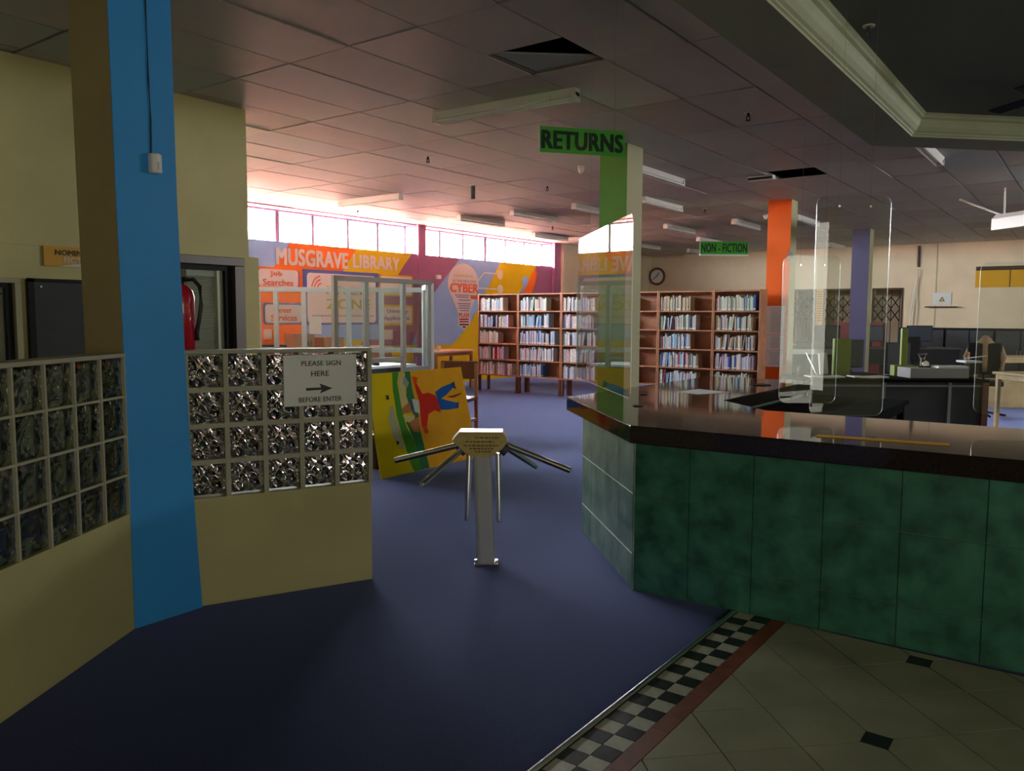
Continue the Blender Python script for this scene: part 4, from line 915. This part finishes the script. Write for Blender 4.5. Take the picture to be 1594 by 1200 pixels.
t = on_desk('tape_dispenser', 'small chrome desk stand right of the lime post', 'stand', 4.17, 8.13, .867); B().tube([(-.03,0,0), (-.03,0,.09), (-.06,0,.13), (.03,0,.14), (0,0,.08)], .009, 8).build('arm', m_steel, t); B().tube([(.02,-.01,.03), (.02,.01,.03)], .035, 14).build('disc', m_steel, t); B().box(-.06, .06, -.03, .03, 0, .012).build('base', m_black, t)
t = on_desk('clear_box', 'clear plastic box with lid at the right end of the desk', 'box', 4.64, 8.15); B().box(-.07, .07, -.08, .08, 0, .15).build('body', sheet_glass('clear plastic', (.6, .66, .64)), t); B().box(-.08, .08, -.09, .09, .15, .17).build('lid', m_aluw, t); B().box(-.02, .2, -.01, .0, .19, .2, Matrix.Rotation(-.12, 4, 'Y')).build('flap', m_cone, t)
for i, (x, D, lb) in enumerate(((3.12, 8.0, 'open white booklet at the left end of the staff desk'), (3.55, 8.0, 'open white booklet right of the first on the staff desk'))):
    t = on_desk('booklet', lb, 'book', x, D); B().box(-.17, 0, -.1, .1, .0, .012, Matrix.Rotation(.05, 4, 'Y')).box(0, .17, -.1, .1, .0, .012, Matrix.Rotation(-.05, 4, 'Y')).build('pages', m_paper, t)
t = on_desk('lime_binder', 'lime green folder standing upright behind the narrow acrylic screen', 'folder', 3.42, 8.35); B().box(-.08, .09, -.03, .03, 0, .38).build('cover', m_lime, t, .003); B().box(-.07, .08, -.032, -.028, .01, .37).build('pages', m_lime, t)
t = on_desk('leaflet_stand', 'white slanted leaflet holder left of the lime folder', 'stand', 3.15, 8.35); B().box(.06, .14, -.02, .02, 0, .22, Matrix.Rotation(-.1, 4, 'Y')).build('panel', m_cone, t); B().tube([(-.1,0,.23), (.02,0,0)], .008, 6).build('strut', m_steel, t)
t = on_desk('speaker', 'small black round speaker at the left of the staff desk', 'speaker', 2.98, 8.2); B().tube([(0,0,0), (0,0,.08), (0,0,.12)], [.06,.06,.03], 16).build('body', m_black, t, smooth=True)
# white-edged long table and black box
tx_, ty_ = at_h(4.75, 13.0)
t = thing('long_table', 'black box table with a broad white edge right of the orange column', 'table', (tx_, ty_, 0), DA); B().box(-1.0, .42, -.3, .3, .78, .86).build('white_edge', m_cone, t); B().box(-1.0, .42, -.28, .28, 0, .78).build('front_panel', m_black, t)
t = thing('black_case', 'long black case on the white edged table', 'case', (tx_, ty_, .861), DA); B().box(-1.0, .40, -.1, .2, 0, .12).build('body', m_dark, t, .01); B().box(-.4, -.2, -.115, -.1, .05, .08).build('latch', m_steel, t)
# inner worktop behind counter
t = table('work_table', 'black inner worktop behind the left wing of the counter', 'table', (-1.56, 5.95, 0), 0, .74, 1.75, .73, m_matte, m_matte)
# light tables on the right
for i, (x, D, z, lb) in enumerate(((6.6, 9.75, .70, 'nearest light wooden reading table at the right edge'), (8.4, 13.2, .74, 'second light wooden reading table, farther back at right'))):
    wx, wy = at_h(x, D); table('reading_table', lb, 'table', (wx, wy, 0), DA + .12, 1.1 if i == 0 else 1.3, .7, z, m_pine, m_pine, group='light wooden reading tables')
wx, wy = at_h(7.6, 12.4); t = thing('plinth', 'low tan wooden plinth on the far carpet at right', 'box', (wx, wy, 0), DA); B().box(-.55, 1.2, -.2, .2, 0, .40).build('body', m_pine, t, .004); B().box(-.57, 1.22, -.22, .22, .40, .42).build('top', m_pine, t)
# office chairs
def ochair(x, D, rz, lb):
    wx, wy = at_h(x, D); t = thing('office_chair', lb, 'chair', (wx, wy, 0), DA + rz, 'black office chairs at the back'); 
    B().box(-.23, .23, -.22, .22, .45, .52).build('seat', m_black, t, .02); B().box(-.21, .21, .2, .25, .58, 1.02).build('backrest', m_black, t, .02); B().tube([(0,0,.06), (0,0,.45)], .025, 8).build('column', m_black, t)
    B().tube([(0,.18,.5), (0,.27,.6)], .02, 6).build('back_bar', m_black, t)
    for k in range(5):
        a = k*1.2566; B().tube([(0,0,.09), (.28*math.cos(a), .28*math.sin(a), .05)], .016, 6).build('leg', m_black, t); 
    return t
for i, (x, D, rz, lb) in enumerate(((5.45, 11.0, .3, 'black office chair left of the tan jacket chair'), (6.45, 10.95, -.5, 'black office chair with a tan jacket over its back'), (5.3, 12.3, .1, 'black office chair behind the lime post'), (7.4, 14.4, .6, 'black office chair by the far light wooden table'))):
    ochair(x, D, rz, lb)
wx, wy = at_h(6.47, 10.97); t = thing('jacket', 'tan jacket draped over a black office chair back at right', 'jacket', (wx, wy, .62), DA-.5)
b = B(); N_ = 8
rows = [(.0, .17), (.12, .19), (.26, .21), (.38, .17), (.47, .08)]
pts = []
for z, w_ in rows:
    for k in range(12): a = k*math.pi/6; pts.append((w_*math.cos(a), .25 + (.07 + .015*math.sin(3*a))*math.sin(a), z - .04*math.cos(2*a)*(z > .3)))
fs = [tuple(range(12)), tuple(range(48, 60))[::-1]]
for i in range(4):
    for k in range(12): fs.append((i*12+k, i*12+(k+1) % 12, (i+1)*12+(k+1) % 12, (i+1)*12+k))
b.add(pts, fs); b.build('body', m_tan, t, smooth=True)
for s_ in (-1, 1): B().tube([(s_*.15, .25, .38), (s_*.22, .2, .2), (s_*.2, .18, .02)], [.05, .045, .035], 8).build('sleeve', m_tan, t, smooth=True)
# computers along the right
for i, (x, D, lb) in enumerate(((6.5, 16.6, 'left dark monitor on the long dark desk at the back'), (7.4, 16.6, 'middle dark monitor on the long dark desk at the back'), (8.4, 16.6, 'right dark monitor on the long dark desk at the back'))):
    wx, wy = at_h(x, D); t = thing('monitor', lb, 'monitor', (wx, wy, .751), DA); B().box(-.26, .26, -.02, .02, .12, .45).build('display', m_black, t, .006); B().box(-.24, .24, -.022, -.02, .14, .43).build('screen', mat('dim screen', (.03, .05, .09), .15), t); B().box(-.03, .03, -.01, .02, .01, .14).build('stand', m_black, t); B().box(-.12, .12, -.08, .08, 0, .012).build('foot', m_black, t)
wx, wy = at_h(7.5, 16.6); table('computer_desk', 'long dark computer desk at the back right', 'desk', (wx, wy, 0), DA, 3.2, .7, .75, m_dark, m_black, apron=.3)
